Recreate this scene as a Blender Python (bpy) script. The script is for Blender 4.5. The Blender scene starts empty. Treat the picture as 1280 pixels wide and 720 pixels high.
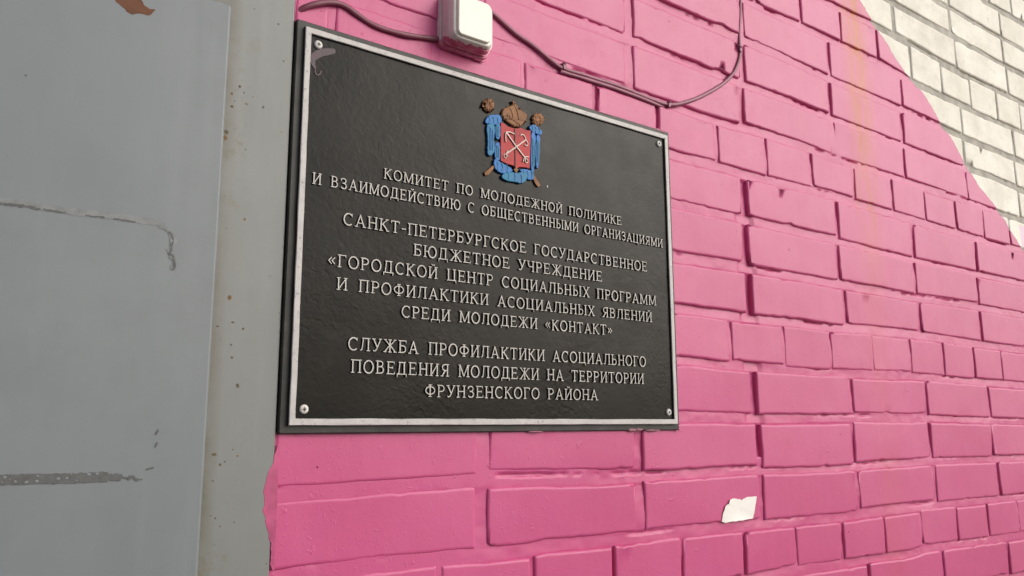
import bpy, math, random
from mathutils import Vector, Matrix, noise
from math import sin, cos, pi, radians

random.seed(7)
SC = bpy.context.scene
COL = SC.collection
Z0 = 1.55            # height of the plaque's lower border above the pavement

# ------------------------------------------------------------------ camera
cam_d = bpy.data.cameras.new('camera')
cam = bpy.data.objects.new('camera', cam_d); COL.objects.link(cam)
cam_d.sensor_width = 36.0
cam_d.lens = 28.283
cam_d.clip_start = 0.01
cam_d.clip_end = 500
_R = [(0.8023640, -0.0024655, 0.5968299), (0.0972866, -0.9860767, -0.1348633), (0.5888525, 0.1662731, -0.7909526)]
_w = lambda v: Vector((v[0], -v[2], v[1]))
_r, _u, _b = _w(_R[0]), -_w(_R[1]), -_w(_R[2])
cam.matrix_world = Matrix(((_r.x, _u.x, _b.x, -0.29622), (_r.y, _u.y, _b.y, -0.76769), (_r.z, _u.z, _b.z, Z0 + 0.00124), (0, 0, 0, 1)))
SC.camera = cam

# ------------------------------------------------------------------ light
SUN_DIR = Vector((0.62, -0.72, 0.52)).normalized()     # towards the sun
elev = math.asin(SUN_DIR.z)
world = bpy.data.worlds.new('World'); SC.world = world; world.use_nodes = True
wn = world.node_tree
sky = wn.nodes.new('ShaderNodeTexSky'); sky.sky_type = 'NISHITA'; sky.sun_disc = False
sky.sun_elevation = elev
sky.sun_rotation = math.atan2(SUN_DIR.x, SUN_DIR.y)
sky.air_density = 1.0; sky.dust_density = 4.0; sky.ozone_density = 1.0
hs = wn.nodes.new('ShaderNodeHueSaturation'); hs.inputs['Saturation'].default_value = 0.50
wn.links.new(sky.outputs[0], hs.inputs['Color'])
wn.links.new(hs.outputs[0], wn.nodes['Background'].inputs['Color'])
wn.nodes['Background'].inputs['Strength'].default_value = 0.115
sun_d = bpy.data.lights.new('sun', 'SUN'); sun_d.energy = 1.15; sun_d.angle = radians(70); sun_d.color = (1.0, 0.96, 0.9)
sun = bpy.data.objects.new('sun', sun_d); COL.objects.link(sun)
sun.rotation_euler = SUN_DIR.to_track_quat('Z', 'Y').to_euler()
SC.view_settings.view_transform = 'Standard'; SC.view_settings.look = 'None'
SC.view_settings.exposure = 0.28; SC.view_settings.gamma = 1.0

# ------------------------------------------------------------------ measured layout (metres, X along the wall, Z above the plaque's lower edge)
BEDS={-1:[(0.7821,-0.2201),(0.9308,-0.2236),(1.0511,-0.2254),(1.157,-0.2288),(1.2001,-0.2246),(1.3365,-0.2267),(1.4707,-0.2306),(1.6197,-0.2334)],0:[(-0.0023,-0.141),(0.0416,-0.1406),(0.0842,-0.1405),(0.1296,-0.1404),(0.1882,-0.1412),(0.2355,-0.1432),(0.2975,-0.1446),(0.3213,-0.1423),(0.4242,-0.1447),(0.4807,-0.1445),(0.5553,-0.1444),(0.6932,-0.1463),(0.8301,-0.1482),(0.9399,-0.1509),(1.0368,-0.1496),(1.1701,-0.15),(1.3196,-0.1511),(1.4881,-0.1531),(1.6397,-0.1541)],1:[(-0.0058,-0.0655),(0.0386,-0.0655),(0.0818,-0.0646),(0.1278,-0.0635),(0.1872,-0.0629),(0.2297,-0.0622),(0.3222,-0.0642),(0.3992,-0.0675),(0.4838,-0.0679),(0.5773,-0.0684),(0.7182,-0.068),(0.7966,-0.0708),(0.9264,-0.0728),(1.0739,-0.071),(1.1832,-0.0716),(1.2724,-0.0699),(1.5061,-0.0734),(1.6595,-0.0759)],2:[(0.5653,0.01),(0.7245,0.0081),(0.8465,0.0084),(0.984,0.0093),(1.1963,0.0068),(1.2717,0.0106),(1.5057,0.0063),(1.6795,0.0029)],3:[(0.5664,0.0899),(0.6742,0.0853),(0.7705,0.0842),(0.8544,0.0836),(0.9454,0.0842),(1.0835,0.0848),(1.2039,0.0873),(1.3328,0.0853),(1.4683,0.0836),(1.6996,0.0822)],4:[(0.5652,0.1613),(0.6797,0.1611),(0.7372,0.1606),(0.8626,0.1622),(0.9546,0.1606),(1.0817,0.1649),(1.223,0.1667),(1.284,0.1659),(1.4852,0.1632),(1.7197,0.1619)],5:[(0.5692,0.2359),(0.7141,0.2385),(0.8707,0.2389),(0.9763,0.2388),(1.1197,0.24),(1.235,0.2386),(1.2658,0.2398),(1.5024,0.2441),(1.7405,0.2439)],6:[(0.565,0.3159),(0.7104,0.3167),(0.8788,0.3162),(0.9859,0.3169),(1.2479,0.3155),(1.279,0.3161),(1.5182,0.3184),(1.7599,0.3204)],7:[(0.5688,0.3905),(0.6679,0.3927),(0.7462,0.3919),(0.8871,0.3956),(0.9959,0.3986),(1.1428,0.3969),(1.2614,0.3962),(1.3248,0.3958),(1.5348,0.3964),(1.7798,0.399)],8:[(0.6172,0.4676),(0.6827,0.4687),(0.7528,0.4726),(0.8953,0.4743),(0.9921,0.4707),(1.1255,0.4722),(1.2744,0.474),(1.3387,0.4737),(1.514,0.4757),(1.6709,0.477),(1.7997,0.4777)],9:[(0.3294,0.5464),(0.4149,0.5481),(0.4846,0.5476),(0.5769,0.5469),(0.7118,0.5456),(0.8569,0.5492),(1.0014,0.5484),(1.2557,0.5504),(1.5109,0.5512),(1.6481,0.5566),(1.8186,0.5521)],10:[(0.5374,0.6248),(0.5989,0.624),(0.7443,0.6254),(0.8643,0.6257),(0.9977,0.6245),(1.1189,0.6259),(1.2682,0.6277),(1.5257,0.6242),(1.8373,0.6263)],11:[(0.8147,0.6993),(0.9192,0.7023),(1.0336,0.7057),(1.1886,0.7075),(1.3121,0.6995),(1.4136,0.7007),(1.5997,0.7015),(1.8583,0.7088)],12:[(1.0031,0.7796),(1.1912,0.7868),(1.3264,0.7854),(1.4533,0.7814),(1.6873,0.7862),(1.8791,0.7913)],13:[(1.2733,0.8587),(1.5091,0.8623),(1.7746,0.867),(1.8994,0.8714)],14:[(1.4556,0.9301),(1.5191,0.9335),(1.7872,0.94),(1.9178,0.944)],15:[(1.6944,1.0095),(1.8561,1.0194),(1.9378,1.0231)]}
VERTS={-1:[0.1773,0.3045,0.433,0.5602,0.6922,0.8171,0.9439,1.0743,1.1997,1.3343,1.4635,1.6043],-2:[1.0141,1.2654,1.5384],0:[0.232,0.4835,0.7379,0.9996,1.263,1.5302],1:[0.2339,0.4821,0.7387,0.9955,1.2581,1.5148],2:[0.7331,0.9994,1.2592,1.5204],3:[0.683,0.8148,0.9465,1.0771,1.2114,1.3397,1.469,1.5992],4:[0.7343,1.001,1.2598,1.5186],5:[0.7314,0.9891,1.2516,1.5193],6:[0.7349,0.9948,1.2594,1.5282],7:[0.294,0.4181,0.5409,0.6723,0.7971,0.9261,1.06,1.193,1.3188,1.4509,1.5802,1.7132],8:[0.4861,0.7388,1.0023,1.2522,1.5128,1.7853],9:[0.4891,0.7465,0.9987,1.2551,1.5186,1.7796],10:[0.749,1.0046,1.2638,1.5226,1.7883],11:[0.9226,1.0538,1.1839,1.3136,1.4444,1.5806,1.7164,1.8475],12:[1.2569,1.5247,1.7936],13:[1.5127,1.7824],14:[1.5175,1.7867],15:[1.8681]}
EMB={'crown':[(0.2525,0.3734),(0.2536,0.38),(0.2594,0.3858),(0.2645,0.387),(0.2683,0.3897),(0.2709,0.3934),(0.274,0.3941),(0.2761,0.3916),(0.2774,0.389),(0.2826,0.3888),(0.2891,0.3864),(0.2931,0.3818),(0.2917,0.3749),(0.2877,0.3703),(0.2825,0.3662),(0.276,0.363),(0.2683,0.3641),(0.2611,0.3668),(0.2568,0.369),(0.2543,0.3706)],'headL':[(0.2233,0.3812),(0.227,0.3868),(0.2331,0.3905),(0.2393,0.3905),(0.2425,0.3849),(0.2418,0.3783),(0.2368,0.3735),(0.2319,0.3727),(0.227,0.3758),(0.2246,0.3784)],'headR':[(0.3011,0.3837),(0.3051,0.388),(0.3119,0.39),(0.3186,0.3878),(0.3208,0.3827),(0.3158,0.376),(0.3103,0.3715),(0.305,0.372),(0.301,0.3759)],'rodL':[(0.2407,0.3078),(0.2431,0.3058),(0.2338,0.2941),(0.229,0.2924),(0.2276,0.2962),(0.2333,0.3008)],'rodR':[(0.2998,0.3049),(0.3043,0.3064),(0.3135,0.2956),(0.3095,0.2927),(0.3056,0.2952)],'shield':[(0.251,0.3644),(0.2568,0.3632),(0.2611,0.361),(0.2708,0.361),(0.276,0.3615),(0.2825,0.3641),(0.289,0.3627),(0.2977,0.3636),(0.297,0.3379),(0.2957,0.3134),(0.2887,0.3138),(0.2796,0.3124),(0.2745,0.3093),(0.2706,0.3124),(0.2605,0.3128),(0.251,0.3147),(0.2508,0.3389)],'rib0':[(0.229,0.3604),(0.2332,0.3677),(0.2406,0.371),(0.2493,0.3726),(0.2525,0.368),(0.25,0.3625),(0.2468,0.3596),(0.2406,0.3595),(0.2356,0.3592),(0.2307,0.3577)],'rib1':[(0.232,0.3558),(0.2406,0.3589),(0.2426,0.3519),(0.2406,0.3388),(0.2426,0.3329),(0.2401,0.3219),(0.2333,0.3195),(0.2316,0.3243),(0.2325,0.3392),(0.2308,0.3493)],'rib2':[(0.2435,0.3589),(0.2503,0.3617),(0.2503,0.343),(0.2443,0.3413),(0.2426,0.3519)],'rib3':[(0.2443,0.3364),(0.2503,0.3367),(0.2505,0.3177),(0.2468,0.3149),(0.2431,0.3162),(0.2421,0.3307)],'rib4':[(0.2426,0.3151),(0.2493,0.3137),(0.258,0.3108),(0.2681,0.3085),(0.2668,0.3041),(0.2555,0.2998),(0.2468,0.3013),(0.2419,0.3066)],'rib5':[(0.2555,0.2988),(0.2655,0.3032),(0.2757,0.3036),(0.2834,0.3068),(0.2912,0.3055),(0.2885,0.2964),(0.2808,0.2925),(0.2706,0.2927),(0.2592,0.2921),(0.2542,0.2944)],'rib6':[(0.2796,0.3092),(0.2913,0.3121),(0.2996,0.3103),(0.303,0.3055),(0.299,0.2998),(0.2922,0.2999),(0.286,0.3056)],'rib7':[(0.2985,0.3618),(0.3049,0.361),(0.3052,0.3396),(0.3032,0.3218),(0.3017,0.3107),(0.2978,0.3121),(0.2977,0.3359)],'rib8':[(0.2956,0.3681),(0.3023,0.3729),(0.3103,0.3703),(0.3157,0.366),(0.3134,0.3611),(0.3049,0.3619),(0.2974,0.3639)],'rib9':[(0.3064,0.3585),(0.3132,0.3593),(0.3121,0.3388),(0.3103,0.3199),(0.306,0.318),(0.3057,0.3375)],'anchorA':[(0.2581,0.3528),(0.2738,0.3374),(0.2882,0.3249)],'flukeA':[(0.258,0.34),(0.2571,0.3477),(0.2586,0.3527),(0.2636,0.354),(0.2708,0.3528)],'anchorB':[(0.2884,0.3491),(0.2738,0.3369),(0.258,0.3245)],'flukeB':[(0.2806,0.3535),(0.2842,0.3556),(0.2879,0.3529),(0.2889,0.3488),(0.2925,0.3456),(0.2909,0.3414),(0.2868,0.3427)],'stockA':[(0.284,0.3202),(0.2867,0.3267),(0.2927,0.3279)],'stockB':[(0.2611,0.3294),(0.2575,0.324),(0.261,0.322)],'ringA':[(0.2895,0.3221)],'ringB':[(0.2573,0.322)],'rod':[(0.2718,0.3606),(0.2725,0.3371),(0.2727,0.3098)],'gem':[(0.2737,0.3073)],'speck':[(0.3257,0.2967)]}
PAPER=[(0.6421,-0.1365),(0.645,-0.1248),(0.65,-0.115),(0.6568,-0.1118),(0.661,-0.1064),(0.67,-0.1056),(0.6834,-0.1071),(0.6894,-0.1093),(0.6989,-0.1057),(0.7144,-0.1056),(0.7248,-0.1056),(0.7215,-0.1146),(0.7159,-0.1257),(0.7119,-0.1358),(0.6933,-0.137),(0.6631,-0.1374),(0.6513,-0.1377)]
EDGE=[(1.1286,0.8214),(1.1473,0.8105),(1.1642,0.7955),(1.191,0.7746),(1.2232,0.7567),(1.2448,0.737),(1.2822,0.7143),(1.3311,0.6957),(1.3665,0.678),(1.3918,0.6574),(1.4109,0.6386),(1.4378,0.6231),(1.4637,0.6089),(1.4824,0.5928),(1.5105,0.5675),(1.53,0.553),(1.5532,0.5372),(1.58,0.518),(1.6162,0.5038),(1.6561,0.4841),(1.6955,0.4581),(1.7308,0.4289),(1.7606,0.41),(1.7915,0.3928)]
CAB_L=[(-0.0172,0.421),(-0.0072,0.4305),(0.0039,0.4396),(0.0261,0.4516),(0.0447,0.4549),(0.0641,0.4469),(0.0839,0.4407),(0.1143,0.4413),(0.1406,0.4453),(0.1699,0.4511)]
CAB_R=[(0.232,0.509),(0.2442,0.5086),(0.2553,0.5035),(0.2805,0.4917),(0.3063,0.4852),(0.3328,0.474),(0.3573,0.4651),(0.3956,0.4675),(0.4324,0.468),(0.4708,0.4686),(0.5106,0.4655),(0.5437,0.4639),(0.566,0.4657),(0.5872,0.4721),(0.6336,0.4938),(0.6829,0.5248),(0.7144,0.5506),(0.7302,0.5727),(0.7401,0.5949),(0.7448,0.6285),(0.7498,0.6655),(0.7549,0.7029),(0.7589,0.7405)]
CAB_2=[(0.3545,0.4609),(0.3954,0.4617),(0.4323,0.4621),(0.4706,0.4626),(0.5104,0.4606),(0.5435,0.4589),(0.5728,0.4636)]
CLIPS=[(0.3601,0.4681),(0.5625,0.4648),(0.7387,0.6029)]
RUST=[(-0.1809,0.3881),(-0.1789,0.3828),(-0.1754,0.3812),(-0.17,0.3766),(-0.1648,0.3751),(-0.1574,0.3783),(-0.1504,0.3781),(-0.1453,0.3854),(-0.1516,0.385),(-0.1546,0.3872),(-0.1573,0.3912),(-0.1593,0.3953)]
SMEAR=[(-0.0073,-0.0182),(-0.0111,-0.0361),(-0.0154,-0.0449),(-0.0179,-0.0566),(-0.019,-0.0639),(-0.0171,-0.0713),(-0.0182,-0.08),(-0.0156,-0.0875),(-0.0145,-0.0934),(-0.0119,-0.1008),(-0.0088,-0.117),(-0.009,-0.1278),(-0.0064,-0.1352),(-0.0018,-0.1336)]
TOPLINE=[(-0.2544,0.1824),(-0.2348,0.183),(-0.2143,0.1822),(-0.1931,0.182),(-0.1711,0.1826),(-0.1483,0.1824),(-0.1281,0.1825),(-0.1192,0.1793)]
RIGHTLINE=[(-0.1263,0.1813),(-0.119,0.1756),(-0.115,0.1679),(-0.1178,0.157),(-0.1128,0.1495),(-0.1143,0.1404)]
BOTLINE=[(-0.2363,-0.0413),(-0.2101,-0.0418),(-0.1815,-0.0423),(-0.1545,-0.0421),(-0.1439,-0.0432),(-0.1273,-0.0452)]
PINKMARK=[(0.0346,0.3957),(0.0272,0.3923),(0.0197,0.3895),(0.0137,0.3847),(0.0096,0.3804),(0.0104,0.3738),(0.0131,0.3696),(0.0127,0.3645),(0.0152,0.3621),(0.0188,0.3649),(0.0195,0.3688)]
BLOBS=[(0.5357,0.4225),(0.5422,0.4191),(0.4674,-0.0078),(0.4793,-0.0059),(0.5047,-0.0092),(0.5567,-0.0063),(0.2718,-0.0093),(0.0305,-0.0088),(0.094,0.4174),(0.4377,0.4236)]
SPOTS= [(-0.0694,0.3226),(-0.0621,0.3321),(-0.0578,0.3264),(-0.0667,0.3158),(-0.0548,0.3154),(-0.0489,0.3245),(-0.0687,0.3095),(-0.0726,0.2823),(-0.0738,0.2763),(-0.0706,0.2181),(-0.0379,0.3162),(-0.0531,0.2684),(-0.0502,0.1982),(-0.0673,0.1869),(-0.0265,0.4096),(-0.052,0.4183),(-0.0605,0.12),(-0.0701,0.0918),(-0.0672,0.0799),(-0.0461,0.0912),(-0.0566,0.0753),(-0.0562,0.0966),(-0.0485,0.0372),(-0.0497,-0.0219),(-0.045,-0.0278),(-0.0663,-0.0259),(-0.0607,-0.0353),(-0.0565,-0.0326),(-0.0732,-0.0413),(-0.0663,-0.0494),(-0.0666,-0.0804),(-0.0622,-0.0828),(-0.0575,-0.0902),(-0.0616,-0.1059),(-0.0447,-0.0876),(-0.0552,0.0633),(-0.0731,-0.0541),(-0.0116,0.1093),(-0.0093,-0.0069),(-0.0128,-0.1274),(-0.0178,0.2944)]

# ------------------------------------------------------------------ helpers
def mesh_obj(name, verts, faces, mats, parent=None, smooth=False, fmat=None, loc=(0, 0, 0)):
    me = bpy.data.meshes.new(name)
    if loc != (0, 0, 0):
        verts = [(v[0]-loc[0], v[1]-loc[1], v[2]-loc[2]) for v in verts]
    me.from_pydata([tuple(v) for v in verts], [], faces)
    for m in (mats if isinstance(mats, (list, tuple)) else [mats]): me.materials.append(m)
    if fmat: me.polygons.foreach_set('material_index', fmat)
    if smooth: me.polygons.foreach_set('use_smooth', [True]*len(me.polygons))
    me.update()
    o = bpy.data.objects.new(name, me); COL.objects.link(o); o.location = loc
    if parent: o.parent = parent; o.matrix_parent_inverse = parent.matrix_basis.inverted()
    return o

def empty(name, loc, label, cat, group=None):
    o = bpy.data.objects.new(name, None); COL.objects.link(o); o.location = loc
    o.empty_display_size = 0.05
    o['label'] = label; o['category'] = cat
    if group: o['group'] = group
    return o

def tag(o, label, cat, group=None):
    o['label'] = label; o['category'] = cat
    if group: o['group'] = group
    return o

def n3(x, y, z): return noise.noise(Vector((x, y, z)))

class NT:
    def __init__(s, name, rough=0.5, spec=0.5):
        s.m = bpy.data.materials.new(name); s.m.use_nodes = True
        s.t = s.m.node_tree; s.b = s.t.nodes['Principled BSDF']
        s.b.inputs['Roughness'].default_value = rough
        s.b.inputs['Specular IOR Level'].default_value = spec
        g = s.t.nodes.new('ShaderNodeNewGeometry'); s.pos = g.outputs['Position']
        s.xyz = s.n('ShaderNodeSeparateXYZ', {0: s.pos}).outputs
    def n(s, typ, ins=None, **kw):
        nd = s.t.nodes.new(typ)
        for k, v in kw.items(): setattr(nd, k, v)
        for k, v in (ins or {}).items(): s.put(nd.inputs[k], v)
        return nd
    def put(s, sock, v):
        if isinstance(v, bpy.types.NodeSocket): s.t.links.new(v, sock)
        else: sock.default_value = v
    def math(s, op, a, b=0.0, c=0.0, clamp=False):
        nd = s.n('ShaderNodeMath', {0: a, 1: b, 2: c}, operation=op); nd.use_clamp = clamp
        return nd.outputs[0]
    def noise(s, scale, detail=3.0, rough=0.55, vec=None, stretch=None, dist=0.0):
        v = vec or s.pos
        if stretch: v = s.n('ShaderNodeVectorMath', {0: v, 1: stretch}, operation='MULTIPLY').outputs[0]
        return s.n('ShaderNodeTexNoise', {'Vector': v, 'Scale': scale, 'Detail': detail, 'Roughness': rough, 'Distortion': dist}).outputs[0]
    def ramp(s, v, lo, hi, a=0.0, b=1.0):
        return s.n('ShaderNodeMapRange', {0: v, 1: lo, 2: hi, 3: a, 4: b}).outputs[0]
    def mix(s, f, a, b):
        nd = s.n('ShaderNodeMix', data_type='RGBA')
        s.put(nd.inputs[0], f)
        for i, v in ((6, a), (7, b)):
            if isinstance(v, (tuple, list)): v = tuple(v)[:3] + (1.0,)
            s.put(nd.inputs[i], v)
        return nd.outputs[2]
    def color(s, c):
        if isinstance(c, (tuple, list)): c = tuple(c)[:3] + (1.0,)
        s.put(s.b.inputs['Base Color'], c)
    def bump(s, h, dist=0.001, strength=1.0, prev=None):
        nd = s.n('ShaderNodeBump', {'Height': h, 'Distance': dist, 'Strength': strength})
        if prev is not None: s.put(nd.inputs['Normal'], prev)
        s.put(s.b.inputs['Normal'], nd.outputs[0]); return nd.outputs[0]

def srgb(r, g, b):
    f = lambda c: c/12.92 if c <= 0.04045 else ((c+0.055)/1.055)**2.4
    return (f(r/255), f(g/255), f(b/255))

PINK = (0.535, 0.082, 0.222)
PINK2 = (0.495, 0.066, 0.190)

# ------------------------------------------------------------------ materials
def wall_material(name, mortar):
    s = NT(name, 0.42, 0.46)
    X, Y, Z = s.xyz
    # pink paint ends along a curve: x = f(z)
    zs = [e[1] for e in EDGE]; xs = [e[0] for e in EDGE]
    zlo, zhi, xlo, xhi = min(zs), max(zs), min(xs), max(xs)
    zn = s.ramp(s.math('SUBTRACT', Z, Z0), zlo - 0.4, zhi + 0.4)
    fc = s.n('ShaderNodeFloatCurve', {'Value': zn})
    cv = fc.mapping.curves[0]
    pts = sorted((e[1], e[0]) for e in EDGE)
    pts = [(zlo - 0.4, xhi + 0.75)] + pts + [(zhi + 0.4, xlo - 0.5)]
    XA, XB = xlo - 0.5, xhi + 0.75
    while len(cv.points) < len(pts): cv.points.new(0.5, 0.5)
    for p, (z, x) in zip(cv.points, pts):
        p.location = ((z - zlo + 0.4) / (zhi - zlo + 0.8), (x - XA) / (XB - XA)); p.handle_type = 'VECTOR'
    fc.mapping.update()
    xb = s.ramp(fc.outputs[0], 0, 1, XA, XB)
    ed = s.noise(60, 2)
    d = s.math('ADD', s.math('SUBTRACT', X, xb), s.math('MULTIPLY', s.math('SUBTRACT', ed, 0.5), 0.015))
    white = s.ramp(d, -0.001, 0.001)
    # colours
    big = s.noise(3.0, 4); mid = s.noise(22, 4); st = s.noise(14, 3, stretch=(6, 1, 0.7))
    pink = s.mix(s.ramp(big, 0.35, 0.65), PINK, PINK2)
    pink = s.mix(s.math('MULTIPLY', s.ramp(st, 0.45, 0.75), 0.07), pink, (0.66, 0.15, 0.29))
    pink = s.mix(s.math('MULTIPLY', s.ramp(mid, 0.55, 0.8), 0.22), pink, (0.42, 0.045, 0.140))
    pink = s.mix(s.math('MULTIPLY', s.ramp(s.noise(7, 6, 0.7), 0.52, 0.72), 0.28), pink, (0.46, 0.075, 0.215))
    pink = s.mix(s.math('MULTIPLY', s.ramp(s.noise(5.3, 5, 0.7, dist=0.6), 0.55, 0.72), 0.22), pink, (0.60, 0.13, 0.27))
    # rusty run from above
    xc = s.math('ABSOLUTE', s.math('SUBTRACT', s.math('ADD', X, s.math('MULTIPLY', s.noise(5, 2), 0.03)), 1.118))
    run = s.math('MULTIPLY', s.ramp(xc, 0.056, 0.012), s.ramp(Z, Z0 + 0.22, Z0 + 0.80, 0.16, 1.15))
    run = s.math('MULTIPLY', run, s.ramp(s.noise(20, 5, 0.65, stretch=(3.5, 1, 0.5)), 0.36, 0.62, 0.1, 1.15))
    pink = s.mix(s.math('MULTIPLY', run, 1.0, clamp=True), pink, (0.48, 0.110, 0.035))
    dirt = s.noise(9, 6, 0.65)
    if mortar:
        wht = s.mix(s.ramp(s.noise(30, 5), 0.35, 0.7), (0.30, 0.28, 0.245), (0.48, 0.455, 0.40))
    else:
        wht = s.mix(s.ramp(dirt, 0.42, 0.75), (0.88, 0.85, 0.765), (0.60, 0.565, 0.485))
        rnd_ = s.n('ShaderNodeObjectInfo').outputs['Random']
        wht = s.mix(s.math('MULTIPLY', rnd_, 0.45), wht, (0.74, 0.70, 0.60))
        wht = s.mix(s.math('MULTIPLY', s.ramp(s.noise(26, 6, 0.75, stretch=(1, 1, 2.2)), 0.52, 0.66), 0.35), wht, (0.55, 0.52, 0.45))
        wht = s.mix(s.math('MULTIPLY', s.ramp(s.noise(40, 4), 0.62, 0.75), 0.4), wht, (0.46, 0.43, 0.37))
    # lilac-white dab of paint near the edge of the mural
    dx = s.math('SUBTRACT', X, 1.83); dz = s.math('SUBTRACT', Z, Z0 + 0.435)
    col = s.mix(white, pink, wht)
    dab = s.math('MULTIPLY', s.math('LESS_THAN', s.math('ABSOLUTE', dx), 0.062), s.math('LESS_THAN', s.math('ABSOLUTE', dz), 0.026))
    col = s.mix(s.math('MULTIPLY', s.math('MULTIPLY', dab, white), 0.8), col, (0.80, 0.60, 0.74))
    # little pin holes and flecks
    vor = s.n('ShaderNodeTexVoronoi', {'Vector': s.pos, 'Scale': 26.0, 'Randomness': 1.0}, feature='F1')
    sel = s.math('GREATER_THAN', s.n('ShaderNodeSeparateColor', {0: vor.outputs['Color']}).outputs[0], 0.80)
    pin = s.math('MULTIPLY', s.ramp(vor.outputs['Distance'], 0.045, 0.025), sel)
    col = s.mix(s.math('MULTIPLY', pin, 0.75), col, (0.16, 0.02, 0.05))
    s.color(col)
    s.put(s.b.inputs['Roughness'], s.math('ADD', s.ramp(white, 0, 1, 0.43, 0.80), s.math('MULTIPLY', s.math('SUBTRACT', mid, 0.5), 0.12)))
    p = s.bump(s.noise(24, 3, 0.5), 0.0012, 0.40)
    p = s.bump(s.math('MULTIPLY', s.noise(85, 5, 0.7), white), 0.0018, 0.35, p)
    lump = s.ramp(s.noise(52, 3, 0.6), 0.66, 0.74)
    p = s.bump(lump, 0.0007, 0.5, p)
    p = s.bump(s.noise(170, 3, 0.6, stretch=(1.0, 1, 0.5)), 0.0003, 0.45, p)
    p = s.bump(s.ramp(s.noise(330, 2, 0.5), 0.62, 0.72), 0.0004, 0.5, p)
    p = s.bump(s.math('SUBTRACT', 1.0, pin), 0.001, 0.8, p)
    return s.m

M = {}
M['brick'] = wall_material('painted_brick', False)
M['mortar'] = wall_material('painted_mortar', True)

def simple(name, col, rough=0.5, spec=0.5, var=0.12, scale=40, bump=0.0004, bscale=120, metal=0.0, dark=None, cover=0.0):
    s = NT(name, rough, spec); s.b.inputs['Metallic'].default_value = metal
    n = s.noise(scale, 4)
    c2 = dark or tuple(c*(1-3*var) for c in col)
    c = s.mix(s.ramp(n, 0.35, 0.75, 0, 1 if not dark else 0.9), col, c2)
    s.color(c)
    s.bump(s.noise(bscale, 3), bump, 0.6)
    return s.m

# plaque
s = NT('plaque_black', 0.34, 0.13)
n = s.noise(12, 5); fine = s.noise(210, 2, 0.6, dist=0.8); ham = s.noise(120, 2, 0.5, dist=0.7)
c = s.mix(s.ramp(n, 0.35, 0.7), (0.0045, 0.0038, 0.0027), (0.0085, 0.0075, 0.0055))
c = s.mix(s.math('MULTIPLY', s.ramp(s.noise(33, 6, 0.7), 0.6, 0.8), 0.25), c, (0.07, 0.065, 0.055))
s.color(c)
s.put(s.b.inputs['Roughness'], s.ramp(s.noise(20, 4), 0.3, 0.7, 0.20, 0.34))
amt = s.ramp(s.noise(5.0, 2), 0.40, 0.62, 0.12, 1.0)
p = s.bump(s.math('MULTIPLY', ham, amt), 0.0011, 0.40)
s.bump(fine, 0.0004, 0.25, p)
M['field'] = s.m
s = NT('plaque_side', 0.5, 0.4)
n = s.noise(35, 5)
c = s.mix(s.ramp(n, 0.4, 0.75), (0.017, 0.016, 0.014), (0.045, 0.041, 0.037))
s.color(c); s.bump(s.noise(90, 4), 0.0007, 0.6)
M['plate'] = s.m
def offwhite(name, col, wear, dirt):
    s = NT(name, 0.45, 0.4)
    n = s.noise(70, 5, 0.7); n2 = s.noise(260, 3)
    c = s.mix(s.ramp(n, 0.3, 0.7), col, wear)
    c = s.mix(s.math('MULTIPLY', s.ramp(n2, 0.60, 0.72), dirt), c, (0.06, 0.055, 0.05))
    s.color(c); s.bump(n2, 0.0003, 0.5); return s.m
M['border'] = offwhite('border_paint', (0.55, 0.53, 0.515), (0.43, 0.41, 0.40), 0.45)
M['letter'] = offwhite('letter_paint', (0.60, 0.575, 0.535), (0.46, 0.435, 0.40), 0.45)
M['blue'] = simple('ribbon_blue', (0.030, 0.170, 0.50), 0.4, scale=70, dark=(0.015, 0.15, 0.34), spec=0.2)
M['teal'] = simple('ribbon_teal', (0.012, 0.20, 0.33), 0.4, scale=70, dark=(0.03, 0.13, 0.34), spec=0.2)
M['navy'] = simple('ribbon_edge', (0.012, 0.035, 0.10), 0.5)
M['red'] = simple('shield_red', (0.46, 0.038, 0.042), 0.45, scale=60, dark=(0.30, 0.03, 0.035), spec=0.2)
M['darkred'] = simple('shield_edge', (0.07, 0.012, 0.012), 0.5)
M['bronze'] = simple('crown_bronze', (0.33, 0.160, 0.075), 0.55, scale=60, dark=(0.13, 0.055, 0.028), spec=0.2, bump=0.0008, bscale=260)
M['bronze_d'] = simple('bronze_edge', (0.045, 0.022, 0.014), 0.6)
M['anchor'] = simple('anchor_white', (0.70, 0.56, 0.50), 0.5)
M['screw'] = simple('screw_zinc', (0.62, 0.60, 0.57), 0.5, metal=0.0, var=0.08, scale=300)
M['slot'] = simple('screw_slot', (0.02, 0.02, 0.02), 0.6)
M['smear'] = simple('plaque_smear', (0.065, 0.024, 0.040), 0.5, scale=90, dark=(0.040, 0.028, 0.030))
M['smear2'] = simple('plaque_smear_line', (0.11, 0.045, 0.06), 0.5, scale=90, dark=(0.05, 0.03, 0.034))
M['pinkpaint'] = simple('pink_paint', (0.53, 0.078, 0.21), 0.42, scale=50, bump=0.0008)
M['pinkworn'] = simple('pink_paint_on_plaque', (0.42, 0.13, 0.19), 0.5, scale=150, dark=(0.12, 0.06, 0.07))
M['cable'] = simple('cable_paint', (0.27, 0.070, 0.125), 0.42, scale=25, dark=(0.17, 0.04, 0.07), bump=0.0008, bscale=90)
M['cable_d'] = simple('cable_paint_dark', (0.20, 0.045, 0.08), 0.45, scale=25, dark=(0.13, 0.04, 0.06), bump=0.0008, bscale=90)
M['paper'] = simple('paper', (0.84, 0.80, 0.76), 0.7, scale=40, var=0.02)
M['rocker'] = simple('switch_rocker', (0.80, 0.775, 0.67), 0.35, scale=18, var=0.02, bump=0.0001)
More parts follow.
